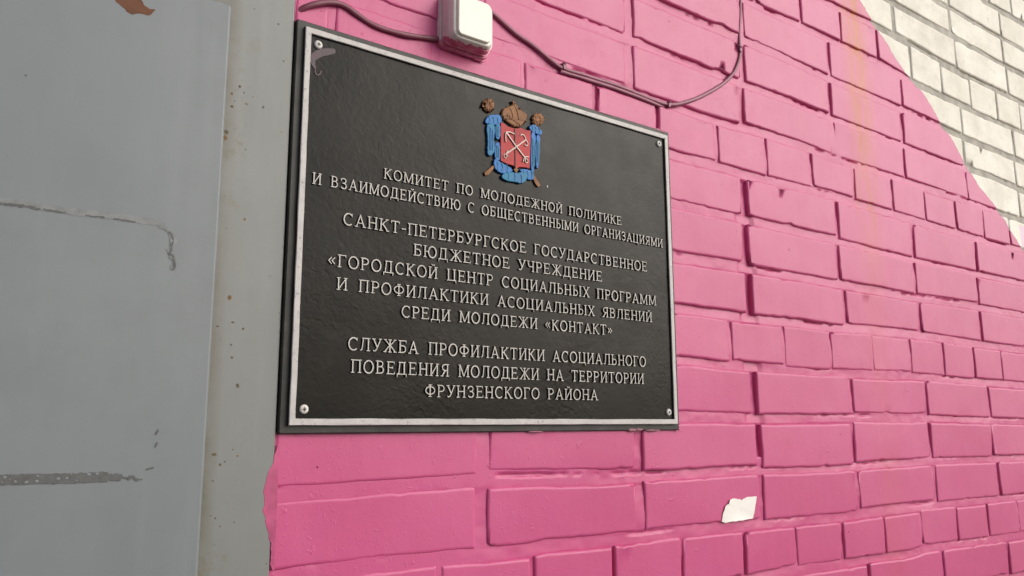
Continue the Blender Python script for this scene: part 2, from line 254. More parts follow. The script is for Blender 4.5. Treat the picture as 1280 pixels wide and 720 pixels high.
# switch body: white plastic with pink paint slopped over its lower part
s = NT('switch_body', 0.38, 0.5)
X, Y, Z = s.xyz
w = s.math('ADD', s.math('SUBTRACT', Z, Z0 + 0.4445), s.math('MULTIPLY', s.math('SUBTRACT', s.noise(75, 3, 0.6), 0.5), 0.020))
w = s.math('ADD', w, s.math('MULTIPLY', s.math('ADD', Y, 0.024), -0.35))
pk = s.ramp(w, 0.0006, -0.0006)
thin = s.mix(s.ramp(s.noise(60, 4), 0.3, 0.7), (0.70, 0.58, 0.58), (0.62, 0.45, 0.47))
base = s.mix(s.ramp(Y, -0.030, -0.014), (0.78, 0.74, 0.69), thin)
pv = s.mix(s.ramp(s.noise(110, 4), 0.35, 0.65), (0.50, 0.08, 0.17), (0.62, 0.22, 0.30))
s.color(s.mix(pk, base, pv)); s.bump(s.noise(100, 3), 0.0006, 0.5)
M['swbody'] = s.m

# grey painted metal
def grey_metal(name, col, col2, frame=False):
    s = NT(name, 0.40, 0.45)
    X, Y, Z = s.xyz
    big = s.noise(2.6, 3); st = s.noise(9, 4, stretch=(9, 1, 0.5)); sp = s.noise(130, 4, 0.7)
    c = s.mix(s.ramp(big, 0.35, 0.65), col, col2)
    c = s.mix(s.math('MULTIPLY', s.ramp(st, 0.35, 0.7), 0.09), c, tuple(v*1.16 for v in col))
    c = s.mix(s.math('MULTIPLY', s.ramp(s.noise(9, 6, 0.7), 0.46, 0.66), 0.40), c, tuple(v*0.80 for v in col))
    v = s.n('ShaderNodeTexVoronoi', {'Vector': s.pos, 'Scale': 30.0, 'Randomness': 1.0}, feature='F1')
    h = s.n('ShaderNodeSeparateColor', {0: v.outputs['Color']}).outputs[1]
    fl = s.math('MULTIPLY', s.math('GREATER_THAN', h, 0.86 if not frame else 0.84), s.ramp(v.outputs['Distance'], 0.05, 0.03))
    c = s.mix(s.math('MULTIPLY', fl, 0.85), c, (0.05, 0.045, 0.035))
    c = s.mix(s.math('MULTIPLY', s.ramp(s.noise(5, 6, 0.7, stretch=(3, 1, 0.6)), 0.55, 0.70), 0.30), c, tuple(v*1.22 for v in col))
    if frame:
        c = s.mix(s.math('MULTIPLY', s.ramp(s.noise(16, 5, 0.6, stretch=(2.5, 1, 0.35)), 0.45, 0.70), 0.25), c, (0.185, 0.178, 0.155))
        near = s.ramp(X, -0.030, -0.074)
        r = s.math('MULTIPLY', s.ramp(s.noise(36, 5, 0.65), 0.57, 0.68), near)
        r = s.math('MULTIPLY', r, s.ramp(s.noise(6, 1), 0.42, 0.60))
        c = s.mix(s.math('MULTIPLY', r, 0.85), c, (0.17, 0.125, 0.045))
        r2 = s.math('MULTIPLY', s.ramp(s.noise(150, 3, 0.6), 0.64, 0.70), s.ramp(s.noise(12, 2), 0.50, 0.62))
        c = s.mix(s.math('MULTIPLY', s.math('MULTIPLY', r2, near), 0.25), c, (0.08, 0.06, 0.03))
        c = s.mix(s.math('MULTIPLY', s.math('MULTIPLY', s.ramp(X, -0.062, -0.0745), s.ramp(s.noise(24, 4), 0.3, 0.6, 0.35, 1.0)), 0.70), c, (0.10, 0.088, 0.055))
        c = s.mix(s.math('MULTIPLY', s.ramp(X, -0.0125, -0.0095), 0.35), c, (0.13, 0.125, 0.11))
    s.color(c)
    s.put(s.b.inputs['Roughness'], s.ramp(st, 0.3, 0.7, 0.36, 0.50))
    p = s.bump(s.noise(3.2, 2), 0.006, 0.5)
    p = s.bump(st, 0.0009, 0.12, p)
    p = s.bump(s.noise(60, 3), 0.0004, 0.35, p)
    return s.m
M['leaf'] = grey_metal('door_paint', (0.184, 0.204, 0.214), (0.166, 0.187, 0.199))
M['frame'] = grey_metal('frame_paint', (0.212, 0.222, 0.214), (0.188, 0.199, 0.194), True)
M['residue'] = simple('scraped_grey', (0.085, 0.086, 0.086), 0.75, scale=170, dark=(0.13, 0.132, 0.133))
M['residue_l'] = simple('filler_grey', (0.215, 0.225, 0.230), 0.6, scale=120, dark=(0.13, 0.14, 0.145))
M['rust'] = simple('bare_rust', (0.15, 0.058, 0.027), 0.8, scale=60, dark=(0.09, 0.034, 0.017))
M['spot'] = simple('rust_spot', (0.120, 0.092, 0.050), 0.8, scale=200, dark=(0.07, 0.055, 0.035))
M['spot2'] = simple('rust_spot_orange', (0.17, 0.095, 0.035), 0.8, scale=200, dark=(0.10, 0.05, 0.02))
M['asphalt'] = simple('asphalt', (0.15, 0.147, 0.143), 0.9, scale=8, bump=0.004, bscale=80)
M['paving'] = simple('paving', (0.20, 0.195, 0.185), 0.85, scale=3, bump=0.002, bscale=60)

# ------------------------------------------------------------------ ground
def slab(name, x0, x1, y0, y1, z0, z1, mat, parent=None):
    v = [(x, y, z) for z in (z0, z1) for y in (y0, y1) for x in (x0, x1)]
    f = [(0, 2, 3, 1), (4, 5, 7, 6), (0, 1, 5, 4), (2, 6, 7, 3), (0, 4, 6, 2), (1, 3, 7, 5)]
    return mesh_obj(name, v, f, mat, parent)
g = mesh_obj('ground', [(-150, -150, -0.12), (150, -150, -0.12), (150, 150, -0.12), (-150, 150, -0.12)], [(0, 1, 2, 3)], M['asphalt']); g['kind'] = 'structure'
g = slab('pavement', -30, 30, -3.0, 0.3, -0.11, 0.0, M['paving']); g['kind'] = 'structure'

# ------------------------------------------------------------------ brick wall
PITCH, HEAD, COURSE = 0.2607, 0.13035, 0.0777
WX0 = -0.0085
wall = empty('brick_wall', (1.9, 0.0, 0.0), 'brick wall painted pink, its cream white bricks bare at upper right', 'wall')

def bed(k, x):
    if k in BEDS:
        p = BEDS[k]
        if x <= p[0][0]: return p[0][1]*0.5 + 0.5*p[1][1]
        if x >= p[-1][0]: return p[-1][1]
        for a, b in zip(p, p[1:]):
            if a[0] <= x <= b[0]:
                t = (x-a[0])/max(1e-6, b[0]-a[0]); return a[1]+(b[1]-a[1])*t
    lo, hi = min(BEDS), max(BEDS)
    if k < lo: return bed(lo, x) + (k-lo)*COURSE
    return bed(hi, x) + (k-hi)*COURSE
def is_head(k): return (k+1) % 4 == 0
def joints(k, xmax, xmin=WX0):
    step = HEAD if is_head(k) else PITCH
    v = [x for x in VERTS.get(k, []) if x > 0.05]
    if not v:
        v = [1.7955 if is_head(k) else (1.2606 + (0.0 if k != -3 else 0.01))]
    v = sorted(v); out = [v[0]]
    for x in v[1:]:                       # fill gaps hidden in the picture
        n_ = max(1, round((x-out[-1])/step)); a = out[-1]
        for i in range(1, n_+1): out.append(a+(x-a)*i/n_)
    while out[-1] < xmax: out.append(out[-1]+step)
    while out[0]-step > xmin+0.03: out.insert(0, out[0]-step)
    return out

def brick_geo(x0, x1, k, g0, g1, detail, seed):
    """one brick: ragged rounded front standing proud of the mortar"""
    rnd = random.Random(seed)
    dy = rnd.uniform(-0.0010, 0.0004); tx = rnd.uniform(-0.004, 0.004); tz = rnd.uniform(-0.010, 0.010)
    gb = 0.0138/2
    wid = x1-x0
    prof = [(-0.0, 0.030), (0.0, 0.0040), (0.0004, 0.0019), (0.0014, 0.0006), (0.0032, 0.0), (0.0046, 0.0)]
    nu = (22 if wid > 0.2 else 12) if detail else 1
    nv = 3 if detail else 1
    if not detail: prof = [(0.0, 0.03), (0.0, 0.004), (0.003, 0.0)]
    def axis(L, nmid):
        a = [(d, y) for d, y in prof]
        s0, s1 = prof[-1][0], L-prof[-1][0]
        a += [(s0+(s1-s0)*i/nmid, 0.0) for i in range(1, nmid)]
        a += [(L-d, y) for d, y in reversed(prof)]
        return a
    U = axis(wid, nu)
    H = COURSE-2*gb
    V = axis(H, nv)
    ho0 = rnd.uniform(-0.0018, 0.0018); ho1 = rnd.uniform(-0.0018, 0.0018)
    wear = rnd.uniform(0.7, 1.5)
    verts = []
    for v, yv in V:
        for u, yu in U:
            x = x0+u
            zb = bed(k, x)+gb*g0+ho0; zt = bed(k+1, x)-gb*g1+ho1
            t = v/H
            z = zb+(zt-zb)*t
            y = max(yu, yv)
            eu = 1.0 if min(u, wid-u) < 0.004 else 0.25
            ev = 1.0 if min(v, H-v) < 0.004 else 0.25
            if detail:
                jx = n3(x*3, z*55, seed*0.37)*0.0012*eu*wear
                jz = (n3(x*22, t*3.0, seed*0.61+9)*0.0010+n3(x*140, t*3, seed)*0.0007+min(0.0, n3(x*60, t*3, seed*1.7)+0.30)*0.006*(1 if v > H/2 else -1))*ev*wear
                if eu == 1.0 and ev == 1.0:                     # knocked-off corners
                    cx = 1 if u < wid/2 else -1; cz = 1 if v < H/2 else -1
                    q = max(0.0, n3(x*9, z*9, seed))*0.0035
                    jx += cx*q; jz += cz*q
                x += jx; z += jz
                if max(yu, yv) < 0.02: y += n3(x*10, z*14, 3.3)*0.0008+n3(x*40, z*40, seed)*0.0004
            y += dy+tx*(u/wid-0.5)*0.3+tz*(t-0.5)*0.12
            verts.append((x, y, z+Z0))
    nU = len(U); faces = []
    for j in range(len(V)-1):
        for i in range(nU-1):
            a = j*nU+i; faces.append((a, a+1, a+nU+1, a+nU))
    return verts, faces

WXMAX = 3.6
extra_v, extra_f = [], []
seed = 0
holes = []
for k in range(-21, 22):
    js = joints(k, WXMAX)
    rk = random.Random(k*17+5)
    xs = [WX0] + js
    gaps = [0.0]
    for x in js:
        if is_head(k): gaps.append(rk.uniform(0.0040, 0.0072))
        elif abs(x-0.735) < 0.02: gaps.append(0.0165 if 2 <= k <= 6 else 0.013)
        elif abs(x-0.235) < 0.02 or abs(x-0.482) < 0.02: gaps.append(0.0155)
        else: gaps.append(rk.uniform(0.0075, 0.0120))
    for i in range(len(xs)-1):
        a = xs[i]+gaps[i]/2; b = xs[i+1]-gaps[i+1]/2
        if b-a < 0.03: continue
        seed += 1
        zb, zt = bed(k, a), bed(k+1, a)
        vis = a < 1.99 and zb < 0.43+0.36*b+0.03 and zt > -0.14-0.075*b-0.03
        g0 = rk.uniform(0.75, 1.25); g1 = rk.uniform(0.75, 1.25)
        if b < 0.5 and k <= 1: g0 *= 1.1
        v, f = brick_geo(a, b, k, g0, g1, vis, seed)
        if vis:
            mesh_obj('brick', v, f, M['brick'], wall, True, loc=((a+b)/2, 0.0, Z0+(zb+zt)/2))
        else:
            off = len(extra_v); extra_v += v; extra_f += [tuple(q+off for q in t) for t in f]
# wall left of the door
for k in range(-21, 22):
    step = HEAD if is_head(k) else PITCH
    x = -1.05-(0.07 if k % 2 else 0.0)
    b = -1.047
    while b > -2.6:
        a = b-(step if b < -1.06 else step*(0.5 if k % 2 else 1.0))
        seed += 1
        v, f = brick_geo(a+0.005, b-0.005, k, 1, 1, False, seed)
        off = len(extra_v); extra_v += v; extra_f += [tuple(q+off for q in t) for t in f]
        b = a
# wall above the door
for k in range(7, 22):
    b = WX0
    first = True
    while b > -1.03:
        step = HEAD if is_head(k) else PITCH
        a = max(-1.047, b-(step*0.5 if first and k % 2 else step)); first = False
        seed += 1
        if b-a > 0.03:
            v, f = brick_geo(a+0.005, b-0.005, k, 1, 1, False, seed)
            off = len(extra_v); extra_v += v; extra_f += [tuple(q+off for q in t) for t in f]
        b = a
far = mesh_obj('brickwork', extra_v, extra_f, M['brick'], wall, False); far['kind'] = 'stuff'

# mortar bed: one undulating painted sheet behind the brick faces
def mortar_y(x, z, t):
    """t: 0 just under the upper brick, 1 at the top edge of the lower brick, None away from bed joints"""
    rec = 0.0029+n3(x*4.2, z*12.9, 31.0)*0.0038
    if x < 0.45: rec -= 0.0012*min(1.0, (0.45-x)/0.2)
    if z-Z0 > 0.40 and x < 0.45: rec -= 0.0010
    if abs(x-0.735) < 0.02 and -0.05 < z-Z0 < 0.38: rec += 0.004
    if t is not None: rec = rec*(1.05-0.28*t)
    y = rec+n3(x*45, z*45, 5.1)*0.0009+n3(x*120, z*120, 8.2)*0.0004
    return max(y, 0.0011)
vx, vz = 0.0045, 0.0020
ex0, ex1, ez0, ez1 = WX0, 2.10, Z0-0.36, Z0+1.16
nx = int((ex1-ex0)/vx); nz = int((ez1-ez0)/vz)
mv = []
bedz = []
cracks = []          # per column: crevices just under the lower edges of some bricks
for i in range(nx+1):
    x = ex0+(ex1-ex0)*i/nx; c_ = []
    for k in range(-4, 16):
        s_ = n3(x*7.0, k*3.3, 2.0)+0.5*n3(x*60, k*3.3, 4.0)
        if s_ > 0.24: c_.append((Z0+bed(k, x)+0.0056+n3(x*50, k, 7)*0.0012, min(1.0, (s_-0.24)*5)*0.006))
    cracks.append(c_)
    bedz.append([Z0+bed(k, x) for k in range(-6, 17)])
for j in range(nz+1):
    z = ez0+(ez1-ez0)*j/nz
    for i in range(nx+1):
        x = ex0+(ex1-ex0)*i/nx
        bz = bedz[i]; q_ = min(bz, key=lambda v_: abs(v_-z)); t_ = None
        if abs(q_-z) < 0.0085: t_ = min(1.0, max(0.0, (q_+0.0069-z)/0.0138))
        y = mortar_y(x, z, t_)
        for cz_, dp in cracks[i]:
            if abs(z-cz_) < 0.0026: y += dp*(1-abs(z-cz_)/0.0026)
        mv.append((x, y, z))
mf = [(j*(nx+1)+i, j*(nx+1)+i+1, (j+1)*(nx+1)+i+1, (j+1)*(nx+1)+i) for j in range(nz) for i in range(nx)]
mortar = mesh_obj('mortar', mv, mf, M['mortar'], wall, True); mortar['kind'] = 'stuff'
rows = [(ex1, WXMAX, -0.1, 3.2), (WX0, ex1, ez1, 3.2), (WX0, ex1, -0.1, ez0), (-2.62, -1.047, -0.1, 3.2), (-1.047, WX0, Z0+0.485, 3.2)]
bv, bf = [], []
for a, b, c, d in rows:
    o = len(bv); bv += [(a, 0.008, c), (b, 0.008, c), (b, 0.008, d), (a, 0.008, d)]; bf.append((o, o+1, o+2, o+3))
# body of the wall behind
for a, b, c, d in ((WX0, WXMAX, -0.1, 3.2), (-2.62, -1.047, -0.1, 3.2), (-1.047, WX0, Z0+0.485, 3.2)):
    o = len(bv)
    bv += [(x, y, z) for z in (c, d) for y in (0.035, 0.40) for x in (a, b)]
    bf += [tuple(o+q for q in t) for t in ((0, 2, 3, 1), (4, 5, 7, 6), (0, 1, 5, 4), (2, 6, 7, 3), (0, 4, 6, 2), (1, 3, 7, 5))]
mesh_obj('backing', bv, bf, M['mortar'], wall)

# ------------------------------------------------------------------ ribbons / plates in the plane of the wall
def yl(lz): return -(lz+0.010)          # distance in front of the brick faces -> world y

def extrude_poly(pts, lz0, lz1, flare=0.0, bev=0.0, jitter=0.0):
    """closed outline (x,z) from depth lz0 to lz1; returns verts, faces, face material (0 top, 1 sides)"""
    area = sum(a[0]*b[1]-b[0]*a[1] for a, b in zip(pts, pts[1:]+pts[:1]))
    if area < 0: pts = pts[::-1]
    n_ = len(pts); cx = sum(p[0] for p in pts)/n_; cz = sum(p[1] for p in pts)/n_
    def inset(d):
        out = []
        for i in range(n_):
            a, b, c = pts[i-1], pts[i], pts[(i+1) % n_]
            t1 = Vector((b[0]-a[0], b[1]-a[1])).normalized(); t2 = Vector((c[0]-b[0], c[1]-b[1])).normalized()
            nn = Vector((-(t1.y+t2.y), t1.x+t2.x))
            if nn.length < 1e-6: nn = Vector((-t1.y, t1.x))
            nn.normalize(); out.append((b[0]+nn.x*d, b[1]+nn.y*d))
        return out
    loops = [(inset(-flare), lz0), (pts, lz1-bev)]
    if bev > 0: loops.append((inset(bev), lz1))
    V, F, MI = [], [], []
    for lp, lz in loops: V += [(x, yl(lz), z+Z0) for x, z in lp]
    for q in range(len(loops)-1):
        for i in range(n_):
            j = (i+1) % n_
            F.append((q*n_+i, q*n_+j, (q+1)*n_+j, (q+1)*n_+i)); MI.append(1 if q == 0 else 0)
    F.append(tuple(range((len(loops)-1)*n_, len(loops)*n_))); MI.append(0)
    return V, F, MI

def smooth_closed(pts, it=2):
    for _ in range(it):
        q = []
        for a, b in zip(pts, pts[1:]+pts[:1]):
            q += [(a[0]*.75+b[0]*.25, a[1]*.75+b[1]*.25), (a[0]*.25+b[0]*.75, a[1]*.25+b[1]*.75)]
        pts = q
    return pts
def smooth_open(pts, it=2):
    for _ in range(it):
        q = [pts[0]]
        for a, b in zip(pts, pts[1:]):
            q += [tuple(a[i]*.75+b[i]*.25 for i in range(len(a))), tuple(a[i]*.25+b[i]*.75 for i in range(len(a)))]
        pts = q+[pts[-1]]
    return pts

def ribbon(pts, w, lz0, lz1, closed=False, flare=0.0):
    """flat-topped stroke of width w (number or list) along pts"""
    n_ = len(pts); L, Rr = [], []
    for i in range(n_):
        if closed: a, c = pts[i-1], pts[(i+1) % n_]
        else: a, c = pts[max(0, i-1)], pts[min(n_-1, i+1)]
        b = pts[i]
        t1 = Vector((b[0]-a[0], b[1]-a[1])); t2 = Vector((c[0]-b[0], c[1]-b[1]))
        if t1.length < 1e-9: t1 = t2
        if t2.length < 1e-9: t2 = t1
        t1.normalize(); t2.normalize()
        nn = Vector((-(t1.y+t2.y), t1.x+t2.x)); nn.normalize()
        dd = max(0.5, nn.dot(Vector((-t1.y, t1.x))))
        ww = (w[i] if isinstance(w, (list, tuple)) else w)/2/dd
        L.append((b[0]+nn.x*ww, b[1]+nn.y*ww)); Rr.append((b[0]-nn.x*ww, b[1]-nn.y*ww))
    V, F, MI = [], [], []
    for i in range(n_):
        nx_, nz_ = L[i][0]-Rr[i][0], L[i][1]-Rr[i][1]; l = math.hypot(nx_, nz_) or 1
        fx, fz = nx_/l*flare, nz_/l*flare
        V += [(L[i][0], lz1, L[i][1]), (Rr[i][0], lz1, Rr[i][1]), (L[i][0]+fx, lz0, L[i][1]+fz), (Rr[i][0]-fx, lz0, Rr[i][1]-fz)]
    m = n_ if closed else n_-1
    for i in range(m):
        a, b = 4*i, 4*((i+1) % n_)
        F += [(a, a+1, b+1, b), (a+2, a, b, b+2), (a+1, a+3, b+3, b+1)]; MI += [0, 1, 1]
    if not closed:
        e = 4*(n_-1); F += [(0, 2, 3, 1), (e, e+1, e+3, e+2)]; MI += [1, 1]
    return V, F, MI

def merge(parts):
    V, F, MI = [], [], []
    for v, f, m in parts:
        o = len(V); V += v; F += [tuple(q+o for q in t) for t in f]; MI += m
    return V, F, MI
def place_rib(geo):           # ribbon() keeps depth as lz: turn into world coordinates
    v, f, m = geo
    return [(x, yl(y), z+Z0) for x, y, z in v], f, m

# ------------------------------------------------------------------ lettering: capital strokes drawn in units of the cap height
T = 0.115; TH = 0.085; SE = 0.085
def arc(cx, cz, rx, rz, a0, a1, n_=9):
    return [(cx+rx*cos(radians(a0+(a1-a0)*i/n_)), cz+rz*sin(radians(a0+(a1-a0)*i/n_))) for i in range(n_+1)]
def stem(x, z0=0.0, z1=1.0, bot=True, top=True, l=1, r=1, tl=1, tr=1):
    o = [([(x, z0), (x, z1)], T, False)]
    if bot: o.append(([(x-T/2-SE*l*0.8, z0+TH/2*0.8), (x+T/2+SE*r*0.8, z0+TH/2*0.8)], TH*0.8, False))
    if top: o.append(([(x-T/2-SE*tl*0.8, z1-TH/2*0.8), (x+T/2+SE*tr*0.8, z1-TH/2*0.8)], TH*0.8, False))
    return o
def line(a, b, w=T): return [([a, b], w, False)]
def foot(x, z, w=0.15): return [([(x-w, z+TH*0.4), (x+w, z+TH*0.4)], TH*0.8, False)]
def head(x, z, w=0.13): return [([(x-w, z-TH*0.4), (x+w, z-TH*0.4)], TH*0.8, False)]
def G(ch):
    i = 0.14
    if ch == 'А': return 0.78, line((0.39, 0.99), (0.12, 0.0), TH)+line((0.37, 1.0), (0.66, 0.0))+line((0.2, 0.33), (0.57, 0.33), TH)+foot(0.12, 0, 0.11)+foot(0.66, 0, 0.12)
    if ch == 'Б': return 0.64, stem(i, tr=0)+line((i, 0.955), (0.56, 0.955), TH)+line((0.55, 0.99), (0.55, 0.80), TH*0.7)+[(([(i, 0.56), (0.34, 0.56)]+arc(0.34, 0.305, 0.19, 0.255, 90, -90)+[(i, 0.05)]), TH*1.1, False)]
    if ch == 'В': return 0.66, stem(i)+[([(i, 0.955), (0.32, 0.955)]+arc(0.32, 0.75, 0.17, 0.205, 90, -90)+[(i, 0.54)], TH*1.1, False), ([(i, 0.54), (0.34, 0.54)]+arc(0.34, 0.295, 0.20, 0.245, 90, -90)+[(i, 0.048)], TH*1.1, False)]
    if ch == 'Г': return 0.60, stem(i, tr=0)+line((i, 0.955), (0.54, 0.955), TH)+line((0.53, 0.99), (0.53, 0.78), TH*0.7)
    if ch == 'Д': return 0.76, line((0.24, 0.94), (0.17, 0.08), TH)+line((0.56, 0.96), (0.56, 0.06))+line((0.17, 0.955), (0.65, 0.955), TH)+line((0.03, 0.045), (0.73, 0.045), TH)+line((0.055, 0.08), (0.055, -0.17), TH*0.8)+line((0.70, 0.08), (0.70, -0.17), TH*0.8)
    if ch == 'Е': return 0.64, stem(i, tr=0, r=0)+line((i, 0.955), (0.55, 0.955), TH)+line((i, 0.045), (0.58, 0.045), TH)+line((i, 0.52), (0.44, 0.52), TH)+line((0.54, 0.99), (0.54, 0.80), TH*0.7)+line((0.57, 0.01), (0.57, 0.22), TH*0.7)+line((0.44, 0.61), (0.44, 0.43), TH*0.7)
    if ch == 'Ж': return 0.98, stem(0.49)+line((0.49, 0.52), (0.15, 0.95), TH*0.9)+line((0.49, 0.52), (0.83, 0.95), TH*0.9)+line((0.46, 0.54), (0.12, 0.04), T*0.9)+line((0.52, 0.54), (0.86, 0.04), T*0.9)+foot(0.13, 0, 0.11)+foot(0.85, 0, 0.11)+head(0.15, 1, 0.10)+head(0.83, 1, 0.10)
    if ch == 'З': return 0.60, [([(0.08, 0.78)]+arc(0.28, 0.745, 0.19, 0.21, 140, -90)+[(0.2, 0.535)], TH*1.15, False), ([(0.2, 0.533), (0.28, 0.533)]+arc(0.29, 0.29, 0.22, 0.243, 90, -150), TH*1.25, False)]+line((0.075, 0.93), (0.075, 0.72), TH*0.7)
    if ch in 'ИЙ':
        o = stem(i)+stem(0.60)+line((0.17, 0.12), (0.57, 0.88), TH)
        if ch == 'Й': o += [(arc(0.37, 1.24, 0.12, 0.12, 200, 340), TH, False)]
        return 0.74, o
    if ch == 'К': return 0.72, stem(i)+line((i, 0.46), (0.56, 0.95), TH)+line((0.27, 0.56), (0.60, 0.04))+foot(0.61, 0, 0.11)+head(0.56, 1, 0.11)
    if ch == 'Л': return 0.74, [([(0.05, 0.07), (0.12, 0.06), (0.17, 0.13), (0.20, 0.35), (0.25, 0.93)], TH, False)]+stem(0.60, tl=0)+line((0.17, 0.955), (0.62, 0.955), TH)
    if ch == 'М': return 0.90, stem(0.13, tr=0)+stem(0.77, tl=0)+line((0.14, 0.97), (0.44, 0.06), T)+line((0.44, 0.06), (0.75, 0.97), TH)
    if ch == 'Н': return 0.74, stem(i)+stem(0.60)+line((i, 0.51), (0.60, 0.51), TH)
    if ch == 'О': return 0.76, [(arc(0.38, 0.5, 0.31, 0.47, 0, 342, 19), T, True)]
    if ch == 'П': return 0.74, stem(i, tr=0)+stem(0.60, tl=0)+line((i, 0.955), (0.60, 0.955), TH)
    if ch == 'Р': return 0.62, stem(i)+[([(i, 0.955), (0.32, 0.955)]+arc(0.32, 0.71, 0.21, 0.245, 90, -90)+[(i, 0.465)], TH*1.15, False)]
    if ch == 'С': return 0.70, [(arc(0.38, 0.5, 0.31, 0.465, 48, 312, 15), T, False)]+line((0.60, 0.97), (0.60, 0.72), TH*0.7)
    if ch == 'Т': return 0.68, stem(0.34, top=False)+line((0.04, 0.955), (0.64, 0.955), TH)+line((0.055, 0.99), (0.055, 0.78), TH*0.7)+line((0.625, 0.99), (0.625, 0.78), TH*0.7)
    if ch == 'У': return 0.70, line((0.13, 0.95), (0.38, 0.33))+[([(0.60, 0.95), (0.36, 0.25), (0.28, 0.09), (0.18, 0.045), (0.10, 0.10)], TH*1.1, False)]+head(0.13, 1, 0.12)+head(0.59, 1, 0.10)
    if ch == 'Ф': return 0.84, stem(0.42)+[(arc(0.42, 0.52, 0.33, 0.30, 0, 342, 19), TH*1.1, True)]
    if ch == 'Х': return 0.74, line((0.14, 0.96), (0.60, 0.04))+line((0.59, 0.96), (0.14, 0.04), TH)+foot(0.13, 0, 0.11)+foot(0.61, 0, 0.12)+head(0.14, 1, 0.12)+head(0.59, 1, 0.11)
    if ch == 'Ц': return 0.78, stem(i, r=0)+stem(0.60, l=0, r=0)+line((i, 0.045), (0.72, 0.045), TH)+line((0.71, 0.08), (0.71, -0.17), TH*0.8)
    if ch == 'Ч': return 0.68, stem(0.55)+[([(0.13, 0.95), (0.13, 0.66), (0.19, 0.52), (0.31, 0.46), (0.55, 0.51)], TH*1.1, False)]+head(0.13, 1, 0.12)
    if ch == 'Щ': return 1.06, stem(i, r=0)+stem(0.50, l=0, r=0)+stem(0.86, l=0, r=0)+line((i, 0.045), (0.99, 0.045), TH)+line((0.98, 0.08), (0.98, -0.17), TH*0.8)
    if ch == 'Ы': return 0.90, stem(i)+[([(i, 0.55), (0.31, 0.55)]+arc(0.31, 0.30, 0.18, 0.25, 90, -90)+[(i, 0.05)], TH*1.1, False)]+stem(0.76)
    if ch == 'Ь': return 0.60, stem(i)+[([(i, 0.55), (0.32, 0.55)]+arc(0.32, 0.30, 0.20, 0.25, 90, -90)+[(i, 0.05)], TH*1.1, False)]
    if ch == 'Ю': return 1.02, stem(i)+line((i, 0.51), (0.40, 0.51), TH)+[(arc(0.67, 0.5, 0.28, 0.47, 0, 342, 19), T, True)]
    if ch == 'Я': return 0.70, stem(0.56)+[([(0.56, 0.955), (0.36, 0.955)]+arc(0.36, 0.72, 0.20, 0.235, 90, 270)+[(0.56, 0.485)], TH*1.1, False)]+line((0.38, 0.49), (0.15, 0.04))+foot(0.13, 0, 0.11)
    if ch == '«': return 0.56, [([(0.27, 0.72), (0.08, 0.46), (0.27, 0.20)], TH, False), ([(0.48, 0.72), (0.29, 0.46), (0.48, 0.20)], TH, False)]
    if ch == '»': return 0.56, [([(0.08, 0.72), (0.27, 0.46), (0.08, 0.20)], TH, False), ([(0.29, 0.72), (0.48, 0.46), (0.29, 0.20)], TH, False)]
    if ch == '-': return 0.40, line((0.05, 0.42), (0.35, 0.42), TH*1.2)
    raise ValueError(ch)

# ------------------------------------------------------------------ the plaque
PW, PH, MG = 0.55, 0.41248, 0.008
plaque = empty('plaque', (PW/2, 0.0, Z0), 'black metal plaque with raised white lettering and a coloured coat of arms', 'plaque')
def rrect(x0, x1, z0, z1, r, n_=5):
    o = []
    for cx, cz, a in ((x1-r, z0+r, -90), (x1-r, z1-r, 0), (x0+r, z1-r, 90), (x0+r, z0+r, 180)):
        o += [(cx+r*cos(radians(a+90*i/n_)), cz+r*sin(radians(a+90*i/n_))) for i in range(n_+1)]
    return o
V, F, MI = extrude_poly(rrect(-MG, PW+MG, -MG, PH+MG, 0.002), -0.0145, -0.0050, 0.0008, 0.0010)
mesh_obj('backing_plate', V, F, M['plate'], plaque)
BW = 0.0066
V, F, MI = extrude_poly([(BW*0.6, BW*0.6), (PW-BW*0.6, BW*0.6), (PW-BW*0.6, PH-BW*0.6), (BW*0.6, PH-BW*0.6)], -0.0052, -0.0030)
# field as a fine sheet so the cast surface can undulate
nx_, nz_ = 110, 84; fv, ff = [], []
for j in range(nz_+1):
    for i in range(nx_+1):
        x = BW*0.5+(PW-BW)*i/nx_; z = BW*0.5+(PH-BW)*j/nz_
        fv.append((x, yl(-0.0030+n3(x*16, z*16, 4.4)*0.00035), z+Z0))
ff = [(j*(nx_+1)+i, j*(nx_+1)+i+1, (j+1)*(nx_+1)+i+1, (j+1)*(nx_+1)+i) for j in range(nz_) for i in range(nx_)]
mesh_obj('field', fv, ff, M['field'], plaque, True)
# raised border: a mitred ring with softened, slightly wavy edges
def border_ring():
    V, F, MI = [], [], []
    N = 40
    def loop(off, lz, wob):
        o = []
        x0, x1, z0, z1 = off, PW-off, off, PH-off
        for (a, b) in (((x0, z0), (x1, z0)), ((x1, z0), (x1, z1)), ((x1, z1), (x0, z1)), ((x0, z1), (x0, z0))):
            for i in range(N):
                t = i/N; x = a[0]+(b[0]-a[0])*t; z = a[1]+(b[1]-a[1])*t
                w = 0 if i == 0 else n3(x*30, z*30, off*900)*wob
                if a[1] == b[1]: z += w
                else: x += w
                o.append((x, yl(lz), z+Z0))
        return o
    loops = [loop(-0.0003, -0.0052, 0), loop(0.0, -0.0008, 0.0004), loop(0.0006, 0.0, 0.0004), loop(BW-0.0006, 0.0, 0.0004), loop(BW, -0.0008, 0.0004), loop(BW+0.0004, -0.0036, 0)]
    n_ = 4*N
    for l in loops: V += l
    for q in range(len(loops)-1):
        for i in range(n_):
            j = (i+1) % n_; F.append((q*n_+i, q*n_+j, (q+1)*n_+j, (q+1)*n_+i)); MI.append(1 if q in (0, 4) else 0)
    return V, F, MI
V, F, MI = border_ring()
mesh_obj('border', V, F, [M['border'], M['plate']], plaque, False, MI)

